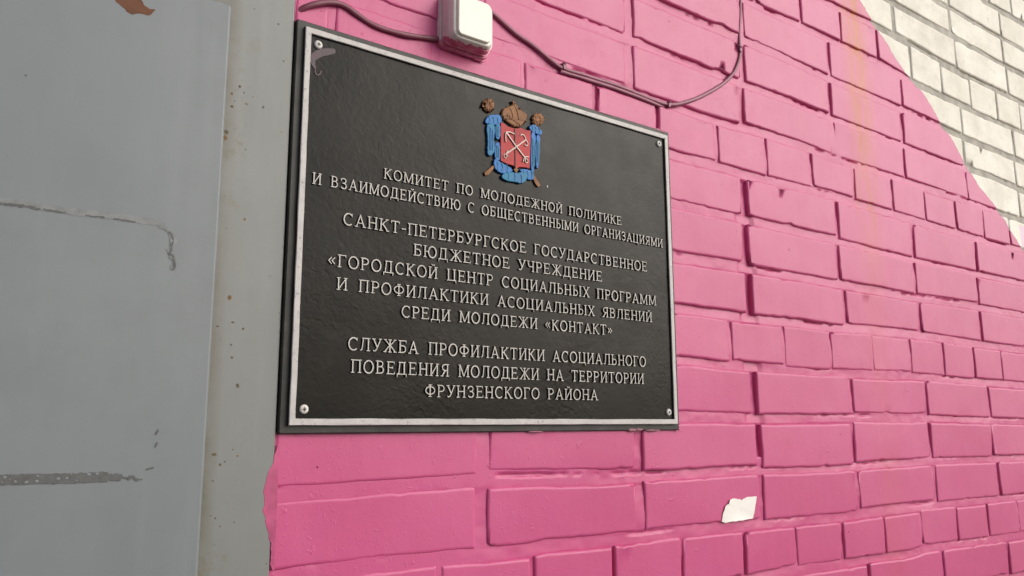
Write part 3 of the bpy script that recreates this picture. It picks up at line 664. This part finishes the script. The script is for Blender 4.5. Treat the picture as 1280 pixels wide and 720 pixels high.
LINES = [  # text, baseline z, cap height, left x, right x
 ('КОМИТЕТ ПО МОЛОДЕЖНОЙ ПОЛИТИКЕ', 0.2646, 0.0118, 0.0950, 0.4535),
 ('И ВЗАИМОДЕЙСТВИЮ С ОБЩЕСТВЕННЫМИ ОРГАНИЗАЦИЯМИ', 0.2441, 0.0122, 0.0139, 0.5325),
 ('САНКТ-ПЕТЕРБУРГСКОЕ ГОСУДАРСТВЕННОЕ', 0.2060, 0.0134, 0.0492, 0.5000),
 ('БЮДЖЕТНОЕ УЧРЕЖДЕНИЕ', 0.1836, 0.0134, 0.1334, 0.4155),
 ('«ГОРОДСКОЙ ЦЕНТР СОЦИАЛЬНЫХ ПРОГРАММ', 0.1605, 0.0134, 0.0338, 0.5155),
 ('И ПРОФИЛАКТИКИ АСОЦИАЛЬНЫХ ЯВЛЕНИЙ', 0.1370, 0.0131, 0.0445, 0.5065),
 ('СРЕДИ МОЛОДЕЖИ «КОНТАКТ»', 0.1142, 0.0131, 0.1201, 0.4315),
 ('СЛУЖБА ПРОФИЛАКТИКИ АСОЦИАЛЬНОГО', 0.0758, 0.0137, 0.0591, 0.4920),
 ('ПОВЕДЕНИЯ МОЛОДЕЖИ НА ТЕРРИТОРИИ', 0.0528, 0.0137, 0.0631, 0.4872),
 ('ФРУНЗЕНСКОГО РАЙОНА', 0.0300, 0.0134, 0.1503, 0.4040)]
SPACE = 0.62; TRACK = 0.085
for text, zb, H, xl, xr in LINES:
    nat = 0.0
    for c_ in text: nat += SPACE if c_ == ' ' else G(c_)[0]+TRACK
    nat -= TRACK
    sx = (xr-xl)/nat
    cache = {}; x = xl
    for c_ in text:
        if c_ == ' ': x += SPACE*sx; continue
        w, strokes = G(c_)
        if c_ not in cache:
            parts = []
            for q, (pts, th, closed) in enumerate(strokes):
                P_ = [(px*sx, pz*H) for px, pz in pts]
                parts.append(ribbon(P_, th*H*0.84, -0.0036, -0.0009+q*0.00004, closed, 0.00030))
            V, F, MI = merge(parts)
            me = bpy.data.meshes.new('letter')
            me.from_pydata([(a, -b, c) for a, b, c in V], [], F)
            me.materials.append(M['letter']); me.materials.append(M['plate'])
            me.polygons.foreach_set('material_index', MI); me.update()
            cache[c_] = me
        o = bpy.data.objects.new('letter', cache[c_]); COL.objects.link(o)
        o.location = (x+random.uniform(-1, 1)*0.0001, -0.010, Z0+zb+random.uniform(-1, 1)*0.00012)
        o.rotation_euler = (0, random.uniform(-1, 1)*0.008, 0)
        o.parent = plaque; o.matrix_parent_inverse = plaque.matrix_basis.inverted()
        x += (w+TRACK)*sx

# screws
def screw(x, z):
    V, F, MI = [], [], []; n_ = 20; ang = random.uniform(0, 1.5)
    prof = [(0.0046, -0.0031), (0.0046, -0.0018), (0.0040, -0.0010), (0.0027, -0.0006), (0.0, -0.0005)]
    for r, lz in prof[:-1]: V += [(x+r*cos(2*pi*i/n_), yl(lz), z+Z0+r*sin(2*pi*i/n_)) for i in range(n_)]
    for q in range(len(prof)-2):
        for i in range(n_):
            j = (i+1) % n_; F.append((q*n_+i, q*n_+j, (q+1)*n_+j, (q+1)*n_+i))
    F.append(tuple(range((len(prof)-2)*n_, (len(prof)-1)*n_)))
    o = mesh_obj('screw', V, F, M['screw'], plaque, True)
    parts = []
    for a in (ang, ang+pi/2):
        d = 0.0018
        parts.append(place_rib(ribbon([(x-d*cos(a), z-d*sin(a)), (x+d*cos(a), z+d*sin(a))], 0.0010, -0.0010, -0.0003+0.00004*(a > 1.6))))
    V, F, MI = merge(parts)
    mesh_obj('cross_slot', V, F, M['slot'], o)
for sx_, sz_ in ((0.0152, 0.3966), (0.0154, 0.0157), (0.5331, 0.3970), (0.5344, 0.0160)): screw(sx_, sz_)

def blob(name, x, z, rx, rz, lz, h, mat, parent, sd):
    n_ = 14; V = []; F = []
    for q, (rr, hh) in enumerate(((1.0, 0), (0.75, 0.7), (0.4, 1.0))):
        for i in range(n_):
            a = 2*pi*i/n_; k_ = 1+0.45*n3(cos(a)*1.7, sin(a)*1.7, sd)
            V.append((x+rx*rr*k_*cos(a), yl(lz+h*hh), z+Z0+rz*rr*k_*sin(a)))
    for q in range(2):
        for i in range(n_):
            j = (i+1) % n_; F.append((q*n_+i, q*n_+j, (q+1)*n_+j, (q+1)*n_+i))
    F.append(tuple(range(2*n_, 3*n_)))
    return mesh_obj(name, V, F, mat, parent, True)

# coat of arms
def emb(name, key, lz, mat, edge, lz0=-0.0034, it=2, parent=None, bev=0.0005):
    pts = EMB[key]
    if name == 'ribbon':
        mx_ = sum(p[0] for p in pts)/len(pts); mz_ = sum(p[1] for p in pts)/len(pts)
        pts = [(mx_+(p[0]-mx_)*1.10, mz_+(p[1]-mz_)*1.10) for p in pts]
    if it: pts = smooth_closed(pts, it)
    if name != 'shield':
        q_ = []
        for a, c in zip(pts, pts[1:]+pts[:1]):
            for i in range(3):
                x, z = a[0]+(c[0]-a[0])*i/3, a[1]+(c[1]-a[1])*i/3
                k_ = 0.0009 if name == 'ribbon' else 0.0018
                q_.append((x+n3(x*420, z*420, 2)*k_, z+n3(x*420, z*420, 8)*k_))
        pts = q_
    V, F, MI = extrude_poly(pts, lz0, lz, 0.0004, bev)
    return mesh_obj(name, V, F, [mat, edge], parent or plaque, False, MI)
shield = emb('shield', 'shield', 0.0006, M['red'], M['darkred'], it=0)
for i, (q, mt) in enumerate((('rib0', 'blue'), ('rib1', 'teal'), ('rib2', 'blue'), ('rib3', 'blue'), ('rib4', 'blue'), ('rib5', 'teal'), ('rib6', 'blue'), ('rib7', 'blue'), ('rib8', 'blue'), ('rib9', 'blue'))):
    rb = emb('ribbon', q, 0.0002+0.0003*(i % 3), M[mt], M['navy'], it=1)
    P_ = EMB[q]; cx_ = sum(p[0] for p in P_)/len(P_); cz_ = sum(p[1] for p in P_)/len(P_)
    tall = (max(p[1] for p in P_)-min(p[1] for p in P_)) > (max(p[0] for p in P_)-min(p[0] for p in P_))
    prt = []
    hx = (max(p[0] for p in P_)-min(p[0] for p in P_))*0.36; hz = (max(p[1] for p in P_)-min(p[1] for p in P_))*0.36
    for q2 in (-1, 0, 1):
        if tall: l_ = [(cx_+q2*hx*0.55-0.0004, cz_+hz*(1-0.1*q2)), (cx_+q2*hx*0.6+0.0006, cz_), (cx_+q2*hx*0.5, cz_-hz*0.95)]
        else: l_ = [(cx_+q2*hx*0.75-0.0012, cz_+hz*0.9), (cx_+q2*hx*0.75+0.0008, cz_), (cx_+q2*hx*0.75-0.0006, cz_-hz*0.9)]
        prt.append(place_rib(ribbon(smooth_open(l_, 1), 0.0008 if q2 else 0.0013, 0.0, 0.0007+0.0003*(i % 3)+0.00005*q2)))
    V, F, MI = merge(prt)
    mesh_obj('fold', V, F, [M['teal' if mt == 'blue' else 'blue'], M['navy']], rb, False, MI)
crown = emb('crown', 'crown', 0.0006, M['bronze'], M['bronze_d'], it=1, bev=0.0012)
cp = EMB['crown']; cxm = sum(p[0] for p in cp)/len(cp); czm = sum(p[1] for p in cp)/len(cp)
def orn(name, pts, w, lz, mat, edge, parent, sm=1, closed=False):
    if sm: pts = smooth_open(pts, sm)
    V, F, MI = place_rib(ribbon(pts, w, -0.001, lz, closed, 0.0001))
    return mesh_obj(name, V, F, [mat, edge], parent, False, MI)
# crown arches and cross
V, F, MI = merge([place_rib(ribbon(smooth_open([(cxm-0.008, czm+0.006), (cxm-0.004, czm+0.003), (cxm-0.001, czm-0.009)]), 0.0008, 0, 0.0012)),
                  place_rib(ribbon(smooth_open([(cxm-0.001, czm+0.013), (cxm+0.004, czm+0.006), (cxm+0.007, czm-0.006)]), 0.0008, 0, 0.00125)),
                  place_rib(ribbon([(cxm-0.011, czm-0.004), (cxm+0.010, czm-0.013)], 0.0022, 0, 0.0011)),
                  place_rib(ribbon([(cxm-0.0045, czm+0.0155), (cxm+0.0015, czm+0.0150)], 0.0011, -0.003, 0.0009)),
                  place_rib(ribbon([(cxm-0.0015, czm+0.0175), (cxm-0.0015, czm+0.0115)], 0.0011, -0.003, 0.00095))])
mesh_obj('crown_band', V, F, [M['bronze'], M['bronze_d']], crown, False, MI)
for q_ in range(9):
    a_ = q_/8; jx_ = cxm-0.0105+0.021*a_; jz_ = czm-0.0035-0.0095*a_
    blob('bead', jx_, jz_, 0.0010, 0.0011, 0.0010, 0.0007, M['bronze'], crown, q_*1.1)
for hk, rk_ in (('headL', 'rodR'), ('headR', 'rodL')):
    sp = emb('sceptre', hk, 0.0009, M['bronze'], M['bronze_d'], it=2, bev=0.0014)
    hx_ = sum(p[0] for p in EMB[hk])/10; hz_ = sum(p[1] for p in EMB[hk])/9.0
    hx_ = sum(p[0] for p in EMB[hk])/len(EMB[hk]); hz_ = sum(p[1] for p in EMB[hk])/len(EMB[hk])
    for q_ in range(7):
        blob('boss', hx_+0.0042*cos(q_*0.9), hz_+0.0050*sin(q_*0.9), 0.0018, 0.0022, 0.0007, 0.0011, M['bronze'], sp, q_*2.9)
    V, F, MI = extrude_poly(EMB[rk_], -0.0034, -0.0004, 0.0003, 0.0003)
    mesh_obj('rod', V, F, [M['bronze'], M['bronze_d']], sp, False, MI)
for a, fl, stk, rg in (('anchorA', 'flukeA', 'stockA', 'ringA'), ('anchorB', 'flukeB', 'stockB', 'ringB')):
    e = 0.0004 if a == 'anchorA' else 0.0
    c0, c1 = EMB[rg][0]
    parts = [place_rib(ribbon(EMB[a], 0.0017, 0.0, 0.0016+e)), place_rib(ribbon(smooth_open(EMB[fl], 2), 0.0012, 0.0, 0.0017+e)),
             place_rib(ribbon(EMB[stk], 0.0012, 0.0, 0.0018+e)), place_rib(ribbon(arc(c0, c1, 0.0022, 0.0026, 0, 330, 11), 0.0008, 0.0, 0.0015+e, True))]
    V, F, MI = merge(parts)
    mesh_obj('anchor', V, F, [M['anchor'], M['darkred']], shield, False, MI)
orn('sceptre_line', EMB['rod'], 0.0011, 0.0014, M['bronze_d'], M['bronze_d'], shield, 0)
gx, gz = EMB['gem'][0]
V, F, MI = extrude_poly([(gx-0.0035, gz), (gx, gz-0.0035), (gx+0.0035, gz+0.0005), (gx, gz+0.0035)], -0.003, 0.0013, 0, 0.0003)
mesh_obj('pendant', V, F, [M['bronze'], M['bronze_d']], shield, False, MI)
gx, gz = EMB['speck'][0]
V, F, MI = extrude_poly(smooth_closed([(gx-0.001, gz-0.002), (gx+0.001, gz-0.0015), (gx+0.0008, gz+0.002), (gx-0.0008, gz+0.0016)], 1), -0.0034, -0.0022, 0, 0.0002)
mesh_obj('paint_fleck', V, F, M['border'], plaque)
# faint pink smear under the top left screw
V, F, MI = place_rib(ribbon(smooth_open(PINKMARK[:7], 2), [0.0022, 0.004, 0.005, 0.006, 0.0065, 0.007, 0.0075, 0.008, 0.008, 0.008, 0.008, 0.008, 0.008, 0.008, 0.0078, 0.0076, 0.0074, 0.007, 0.0065, 0.006, 0.0055, 0.005, 0.0045, 0.004, 0.0036, 0.0032][:len(smooth_open(PINKMARK[:7], 2))]+[0.003]*8, -0.0040, -0.00245))
mesh_obj('paint_smear', V, F, M['smear'], plaque)
V, F, MI = place_rib(ribbon(smooth_open(PINKMARK[3:], 2), 0.0011, -0.0040, -0.00235))
mesh_obj('paint_smear', V, F, M['smear2'], plaque)

for i, (x, z, rx, rz) in enumerate(((0.536, 0.4195, 0.006, 0.0022), (0.545, 0.4185, 0.004, 0.0015), (0.468, -0.0072, 0.007, 0.0026), (0.480, -0.0068, 0.007, 0.0022), (0.506, -0.0080, 0.013, 0.0011), (0.5565, -0.0055, 0.0016, 0.004), (0.305, -0.0083, 0.012, 0.0009), (0.10, 0.4192, 0.010, 0.0008), (0.22, 0.4194, 0.018, 0.0008), (0.43, 0.4192, 0.02, 0.0008))):
    blob('paint_splash', x, z, rx, rz, -0.0053, 0.0010, M['pinkworn'], plaque, i*3.7)

# ------------------------------------------------------------------ grey metal door
door = empty('metal_door', (-0.53, 0.0, 0.0), 'grey metal door left of the plaque with scraped marks and rusty patch', 'door')
def bslab(name, x0, x1, y0, y1, z0, z1, mat, parent, r=0.0015, seg=3):
    """slab with a rounded front (front is -y)"""
    out = rrect(x0, x1, z0-Z0, z1-Z0, r*1.2, 3)
    ly = lambda y: -y-0.010
    V, F = [], []
    loops = []
    def ins(d): return rrect(x0+d, x1-d, z0-Z0+d, z1-Z0-d, max(r*1.2-d, 0.0002), 3)
    loops.append((out, y1)); loops.append((out, y0+r))
    for i in range(1, seg+1):
        a = pi/2*i/seg; loops.append((ins(r*(1-cos(a))), y0+r*(1-sin(a))))
    n_ = len(out)
    for lp, y in loops: V += [(px, y, pz+Z0) for px, pz in lp]
    for q in range(len(loops)-1):
        for i in range(n_):
            j = (i+1) % n_; F.append((q*n_+i, q*n_+j, (q+1)*n_+j, (q+1)*n_+i))
    F.append(tuple(range((len(loops)-1)*n_, len(loops)*n_)))
    return mesh_obj(name, V, F, mat, parent, False)
LY = -0.0045      # front of the leaf
leaf = bslab('door_leaf', -0.983, -0.0752, LY, 0.040, 0.02, Z0+0.4135, M['leaf'], door, 0.0026, 5)
for p_ in leaf.data.polygons[:-1]: p_.use_smooth = True
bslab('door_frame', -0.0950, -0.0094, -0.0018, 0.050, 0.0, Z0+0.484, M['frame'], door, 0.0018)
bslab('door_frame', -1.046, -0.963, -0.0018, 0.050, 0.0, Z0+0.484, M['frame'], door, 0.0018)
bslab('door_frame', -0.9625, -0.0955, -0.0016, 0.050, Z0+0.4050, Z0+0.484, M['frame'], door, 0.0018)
# folded seam standing up from the sheet
def seam(x, z0, z1, w, h, sd=1.0):
    V, F = [], []; N = 40
    for i in range(N+1):
        z = z0+(z1-z0)*i/N; xx = x+n3(z*3, sd, 0)*0.0012
        for dx, dy in ((-w, 0.0003), (-w*0.4, -h), (w*0.4, -h), (w, 0.0003)):
            V.append((xx+dx, LY+dy, z))
    for i in range(N):
        for q in range(3):
            a = i*4+q; F.append((a, a+1, a+5, a+4))
    return mesh_obj('seam', V, F, M['leaf'], leaf, True)
#seam(-0.1695, 0.05, Z0+0.40, 0.0026, 0.00004, 1)
#seam(-0.1045, Z0+0.25, Z0+0.40, 0.0014, 0.00012, 4)
#seam(-0.1850, Z0+0.33, Z0+0.395, 0.0012, 0.00012, 7)

LIFT = [0]
def ragged(pts, w, amp, sd, step=0.0016):
    """outline of a scraped strip along pts, ragged on both sides"""
    P_ = []
    for a, b in zip(pts, pts[1:]):
        d = math.dist(a, b); n_ = max(1, int(d/step))
        P_ += [(a[0]+(b[0]-a[0])*i/n_, a[1]+(b[1]-a[1])*i/n_) for i in range(n_)]
    P_.append(pts[-1]); L, R_ = [], []
    for i, p in enumerate(P_):
        a, b = P_[max(0, i-1)], P_[min(len(P_)-1, i+1)]
        t = Vector((b[0]-a[0], b[1]-a[1])).normalized(); n_ = Vector((-t.y, t.x))
        w1 = w/2*(1+amp*(n3(p[0]*260, p[1]*260, sd)+0.6*n3(p[0]*700, p[1]*700, sd))); w2 = w/2*(1+amp*(n3(p[0]*260, p[1]*260, sd+5)+0.6*n3(p[0]*700, p[1]*700, sd+3)))
        w1 = max(w1, 0.0001); w2 = max(w2, 0.0001)
        L.append((p[0]+n_.x*w1, p[1]+n_.y*w1)); R_.append((p[0]-n_.x*w2, p[1]-n_.y*w2))
    LIFT[0] += 1; yf = LY-0.00022-0.00003*LIFT[0]
    V = [(x, yf, z+Z0) for x, z in L]+[(x, yf, z+Z0) for x, z in R_]
    V += [(x, LY+0.0002, z+Z0) for x, z in L]+[(x, LY+0.0002, z+Z0) for x, z in R_]
    m = len(L); F = [(i, m+i, m+i+1, i+1) for i in range(m-1)]
    F += [(2*m+i, i, i+1, 2*m+i+1) for i in range(m-1)]+[(m+i, 3*m+i, 3*m+i+1, m+i+1) for i in range(m-1)]
    return V, F
def scrape(pts, w, amp, sd, mat, step=0.0016):
    V, F = ragged(pts, w, amp, sd, step)
    return mesh_obj('scraped_mark', V, F, mat, leaf)
scrape([(-0.30, 0.1826)]+TOPLINE[1:7], 0.0062, 0.5, 1.0, M['residue_l'])
for a, b, w, sd in ((0, 1.6, 0.0022, 2), (1.7, 2.5, 0.0016, 3), (3.2, 3.9, 0.0014, 4), (4.2, 5.0, 0.0012, 5)):
    def at_(t):
        i = min(int(t), len(TOPLINE)-2); q = t-i; return (TOPLINE[i][0]*(1-q)+TOPLINE[i+1][0]*q, TOPLINE[i][1]*(1-q)+TOPLINE[i+1][1]*q-0.0022)
    scrape([at_(a+(b-a)*i/5) for i in range(6)], w, 1.3, sd, M['residue'], 0.0009)
scrape([at_(4.4), at_(4.7), at_(5.0)], 0.0012, 1.0, 6.5, M['residue'], 0.0008)
scrape(RIGHTLINE, 0.0045, 1.5, 7, M['residue_l'], 0.0010)
scrape(RIGHTLINE[1:4], 0.0019, 1.6, 8, M['residue'], 0.0008)
scrape(RIGHTLINE[3:], 0.0024, 1.6, 9, M['residue'], 0.0008)
scrape([(-0.34, -0.040)]+BOTLINE[0:4], 0.0082, 0.22, 10, M['residue'], 0.0012)
scrape(BOTLINE[3:5], 0.0058, 0.9, 11, M['residue'], 0.0008)
scrape(BOTLINE[4:6], 0.0024, 1.9, 12, M['residue'], 0.0007)
for i, (x, z) in enumerate(((-0.1176, -0.0052), (-0.1175, -0.0163), (-0.1215, -0.0372))):
    scrape([(x-0.001, z-0.002), (x+0.0008, z+0.002)] if i < 2 else [(x-0.003, z), (x+0.003, z+0.0015)], 0.0013, 0.8, 20+i, M['residue'], 0.0006)
rnd = random.Random(3)
for i in range(26):         # light flecks left in the dark strip
    x = rnd.uniform(-0.33, -0.157); z = -0.0418+(-0.157-x)*-0.004+rnd.uniform(-0.003, 0.003)
    r = rnd.uniform(0.0005, 0.0012)
    blob('paint_fleck', x, z, r*1.3, r, -LY-0.010+0.00075, 0.00012, M['leaf'], leaf, i*1.3)
for x, z, w in ():
    scrape([(x-w, z), (x, z+0.001), (x+w, z)], 0.0030, 1.2, x*50, M['residue_l'], 0.001)
rp = []
base = [(-0.1835, 0.3925)]+RUST[1:11]+[(-0.1590, 0.3985), (-0.170, 0.402)]
for a, b in zip(base, base[1:]+base[:1]):
    for i in range(4):
        t = i/4; x = a[0]+(b[0]-a[0])*t; z = a[1]+(b[1]-a[1])*t
        rp.append((x+n3(x*300, z*300, 1)*0.0010, z+n3(x*300, z*300, 7)*0.0010))
V, F, MI = extrude_poly(rp, -LY-0.010-0.0003, -LY-0.010+0.00025)
mesh_obj('rust_patch', V, F, M['rust'], leaf)
for i, (x, z) in enumerate(SPOTS):
    r_ = rnd.choice((0.0006, 0.0009, 0.0014, 0.0024)) if i < 36 else 0.0008
    blob('rust_spot', x, z, r_*rnd.uniform(0.8, 1.4), r_*rnd.uniform(0.7, 1.3), -0.0083, 0.0002, M['spot2'] if i % 4 == 0 else M['spot'], door, i*2.3)
# pink paint lapped over the frame
sm = [(p[0]+0.0, p[1]) for p in SMEAR[:-1]]
sm2 = []
for a, b in zip(sm, sm[1:]):
    for i in range(6):
        t = i/6; x = a[0]+(b[0]-a[0])*t; z = a[1]+(b[1]-a[1])*t
        sm2.append((x+n3(z*160, 3, 1)*0.0016+n3(z*600, 3, 1)*0.0008, z))
sm2 += [(-0.0050, -0.135), (-0.0050, -0.0182)]
V, F, MI = extrude_poly(sm2, -0.0084, -0.00795, 0.0002, 0.0001)
mesh_obj('pink_paint_lap', V, F, M['pinkpaint'], door)
V, F, MI = extrude_poly([(-0.0108+n3(z*0.004, 1, 1)*0.001, -0.139-z*0.004) for z in range(60)]+[(-0.005, -0.38), (-0.005, -0.139)], -0.0120, -0.0079, 0.0002, 0.0001)
mesh_obj('pink_paint_lap', V, F, M['pinkpaint'], door)

# ------------------------------------------------------------------ light switch
sw = empty('wall_switch', (0.2, 0.0, Z0+0.47), 'white rocker switch box above the plaque, lower edge splashed pink', 'switch')
def taper_box(name, loops, mat, parent, smooth=True):
    V, F = [], []
    n_ = None
    for (x0, x1, z0, z1, r, lz) in loops:
        lp = rrect(x0, x1, z0, z1, r, 5); n_ = len(lp); V += [(x, yl(lz), z+Z0) for x, z in lp]
    for q in range(len(loops)-1):
        for i in range(n_):
            j = (i+1) % n_; F.append((q*n_+i, q*n_+j, (q+1)*n_+j, (q+1)*n_+i))
    F.append(tuple(range((len(loops)-1)*n_, len(loops)*n_)))
    return mesh_obj(name, V, F, mat, parent, smooth)
def fl(o):                       # flat shading on the big cap only
    o.data.polygons[-1].use_smooth = False
ba = taper_box('mounting_base', [(0.1655, 0.2345, 0.4405, 0.5080, 0.009, -0.0115), (0.1655, 0.2345, 0.4405, 0.5080, 0.009, -0.004), (0.1668, 0.2332, 0.4418, 0.5068, 0.007, -0.0025)], M['swbody'], sw); fl(ba)
bd = taper_box('cover', [(0.1672, 0.2318, 0.4426, 0.5060, 0.009, -0.0030), (0.1672, 0.2312, 0.4426, 0.5056, 0.009, 0.0035), (0.1685, 0.2290, 0.4436, 0.5035, 0.010, 0.0125), (0.1692, 0.2245, 0.4440, 0.5000, 0.009, 0.0195), (0.1702, 0.2225, 0.4448, 0.4990, 0.008, 0.0210), (0.1712, 0.2210, 0.4456, 0.4980, 0.0075, 0.0210)], M['swbody'], sw); fl(bd)
def ring(x0, x1, z0, z1, r, lz, w, d, mat):
    V, F, MI = place_rib(ribbon(rrect(x0, x1, z0, z1, r, 5), w, lz-0.001, lz+d, True))
    return mesh_obj('seam_ridge', V, F, mat, sw, False)
ring(0.1668, 0.2316, 0.4422, 0.5062, 0.009, 0.0020, 0.0014, 0.0010, M['swbody'])
ring(0.1684, 0.2290, 0.4434, 0.5036, 0.010, 0.0118, 0.0014, 0.0007, M['swbody'])
rk2 = taper_box('rocker', [(0.1726, 0.2190, 0.4464, 0.4960, 0.006, 0.0200), (0.1726, 0.2190, 0.4464, 0.4960, 0.006, 0.0235), (0.1730, 0.2186, 0.4468, 0.4956, 0.0058, 0.0248), (0.1740, 0.2176, 0.4478, 0.4946, 0.004, 0.0255)], M['rocker'], sw); fl(rk2)
for i, (x, z, rx, rz, lz) in enumerate(((0.176, 0.4412, 0.006, 0.002, -0.0045), (0.19, 0.4405, 0.008, 0.0018, -0.0045), (0.205, 0.4402, 0.010, 0.0016, -0.006), (0.222, 0.4400, 0.010, 0.0022, -0.008))):
    blob('paint_drip', x, z, rx, rz, lz, 0.002, M['pinkpaint'], sw, 31+i*2.1)

# ------------------------------------------------------------------ cables
def tube(name, path, r, mat, parent=None, seg=8, sd=1.0, flat=0.8):
    pts = smooth_open(path, 2)
    V, F = [], []
    for i, p in enumerate(pts):
        a, b = Vector(pts[max(0, i-1)]), Vector(pts[min(len(pts)-1, i+1)])
        t = (b-a).normalized(); side = t.cross(Vector((0, 1, 0))).normalized(); up = side.cross(t).normalized()
        rr = r*(1+0.16*n3(p[0]*60, p[2]*60, sd))
        wob = n3(p[0]*22, p[2]*22, sd+4)*0.0007
        for q in range(seg):
            an = 2*pi*q/seg
            V.append(tuple(Vector(p)+side*(rr*cos(an)+wob)+up*(rr*flat*sin(an))))
    for i in range(len(pts)-1):
        for q in range(seg):
            F.append((i*seg+q, i*seg+(q+1) % seg, (i+1)*seg+(q+1) % seg, (i+1)*seg+q))
    F.append(tuple(range(seg))); F.append(tuple(range(len(V)-1, len(V)-seg-1, -1)))
    return mesh_obj(name, V, F, mat, parent, True)
def path3(pts, ys): return [(x, ys(x, z), z+Z0) for x, z in pts]
cg = 'painted cables on the pink wall'
c1 = tube('cable', path3([(-0.0045, 0.4325)]+CAB_L[2:], lambda x, z: -0.0024-0.0010*sin(x*70) if x > 0 else 0.003), 0.0035, M['cable_d'], sd=2)
tag(c1, 'short dark maroon cable from the door frame to the left side of the switch', 'cable', cg)
def yr(x, z):
    if z > 0.603: return 0.0022
    if 0.365 < x < 0.57 and z < 0.475: return -0.0016
    return -0.0022
c2 = tube('cable', path3(CAB_R[:-1]+[(0.7640, 0.80), (0.7660, 1.00), (0.7670, 1.30)], yr), 0.0031, M['cable'], sd=5)
tag(c2, 'long pink painted cable from the right of the switch that turns up the wall', 'cable', cg)
c3 = tube('cable', path3([(x, z+0.0008) for x, z in CAB_2]+[(0.60, 0.4660)], lambda x, z: -0.0012 if x < 0.57 else 0.006), 0.0030, M['cable'], sd=8)
tag(c3, 'straight pink cable just beneath the longer one, above right half of plaque', 'cable', cg)
def clip(x, z, s_, parent):
    V, F, MI = extrude_poly(smooth_closed([(x-s_*0.6, z-s_), (x+s_*0.5, z-s_*0.8), (x+s_*0.6, z+s_*0.9), (x-s_*0.5, z+s_)], 1), -0.011, -0.0045, 0.0004, 0.0008)
    mesh_obj('cable_clip', V, F, M['cable'], parent, False)
    blob('nail', x, z+s_*0.7, 0.0018, 0.0018, -0.0046, 0.0014, M['cable'], parent, x*9)
clip(CLIPS[0][0], CLIPS[0][1]+0.001, 0.0055, c2)
clip(CLIPS[1][0], CLIPS[1][1], 0.0050, c2)
clip(CLIPS[2][0], CLIPS[2][1], 0.0055, c2)

# ------------------------------------------------------------------ torn scrap of paper
pp = []
for a, b in zip(PAPER, PAPER[1:]+PAPER[:1]):
    for i in range(4):
        t = i/4; x = a[0]+(b[0]-a[0])*t; z = a[1]+(b[1]-a[1])*t
        pp.append((x+n3(x*200, z*200, 2)*0.0012, z+n3(x*200, z*200, 6)*0.0012))
cx_ = sum(p[0] for p in pp)/len(pp); cz_ = sum(p[1] for p in pp)/len(pp); n_ = len(pp)
V, F = [], []
for s_ in (0.25, 0.5, 0.75, 0.9, 1.0):
    for x, z in pp:
        px_, pz_ = cx_+(x-cx_)*s_, cz_+(z-cz_)*s_
        V.append((px_, -0.0016-max(0.0, n3(px_*25, pz_*25, 3.0)+0.15)*0.0035*s_**3-n3(px_*90, pz_*90, 1)*0.0003, pz_+Z0))
V += [(x, -0.0004, z+Z0) for x, z in pp]
for q in range(4):
    for i in range(n_):
        j = (i+1) % n_; F.append((q*n_+i, q*n_+j, (q+1)*n_+j, (q+1)*n_+i))
V.append((cx_, -0.0016, cz_+Z0)); F += [((i+1) % n_, i, len(V)-1) for i in range(n_)]
pa = mesh_obj('paper_scrap', V, F, M['paper'], None, True)
tag(pa, 'small torn white paper scrap on a brick below right of the plaque', 'paper scrap')
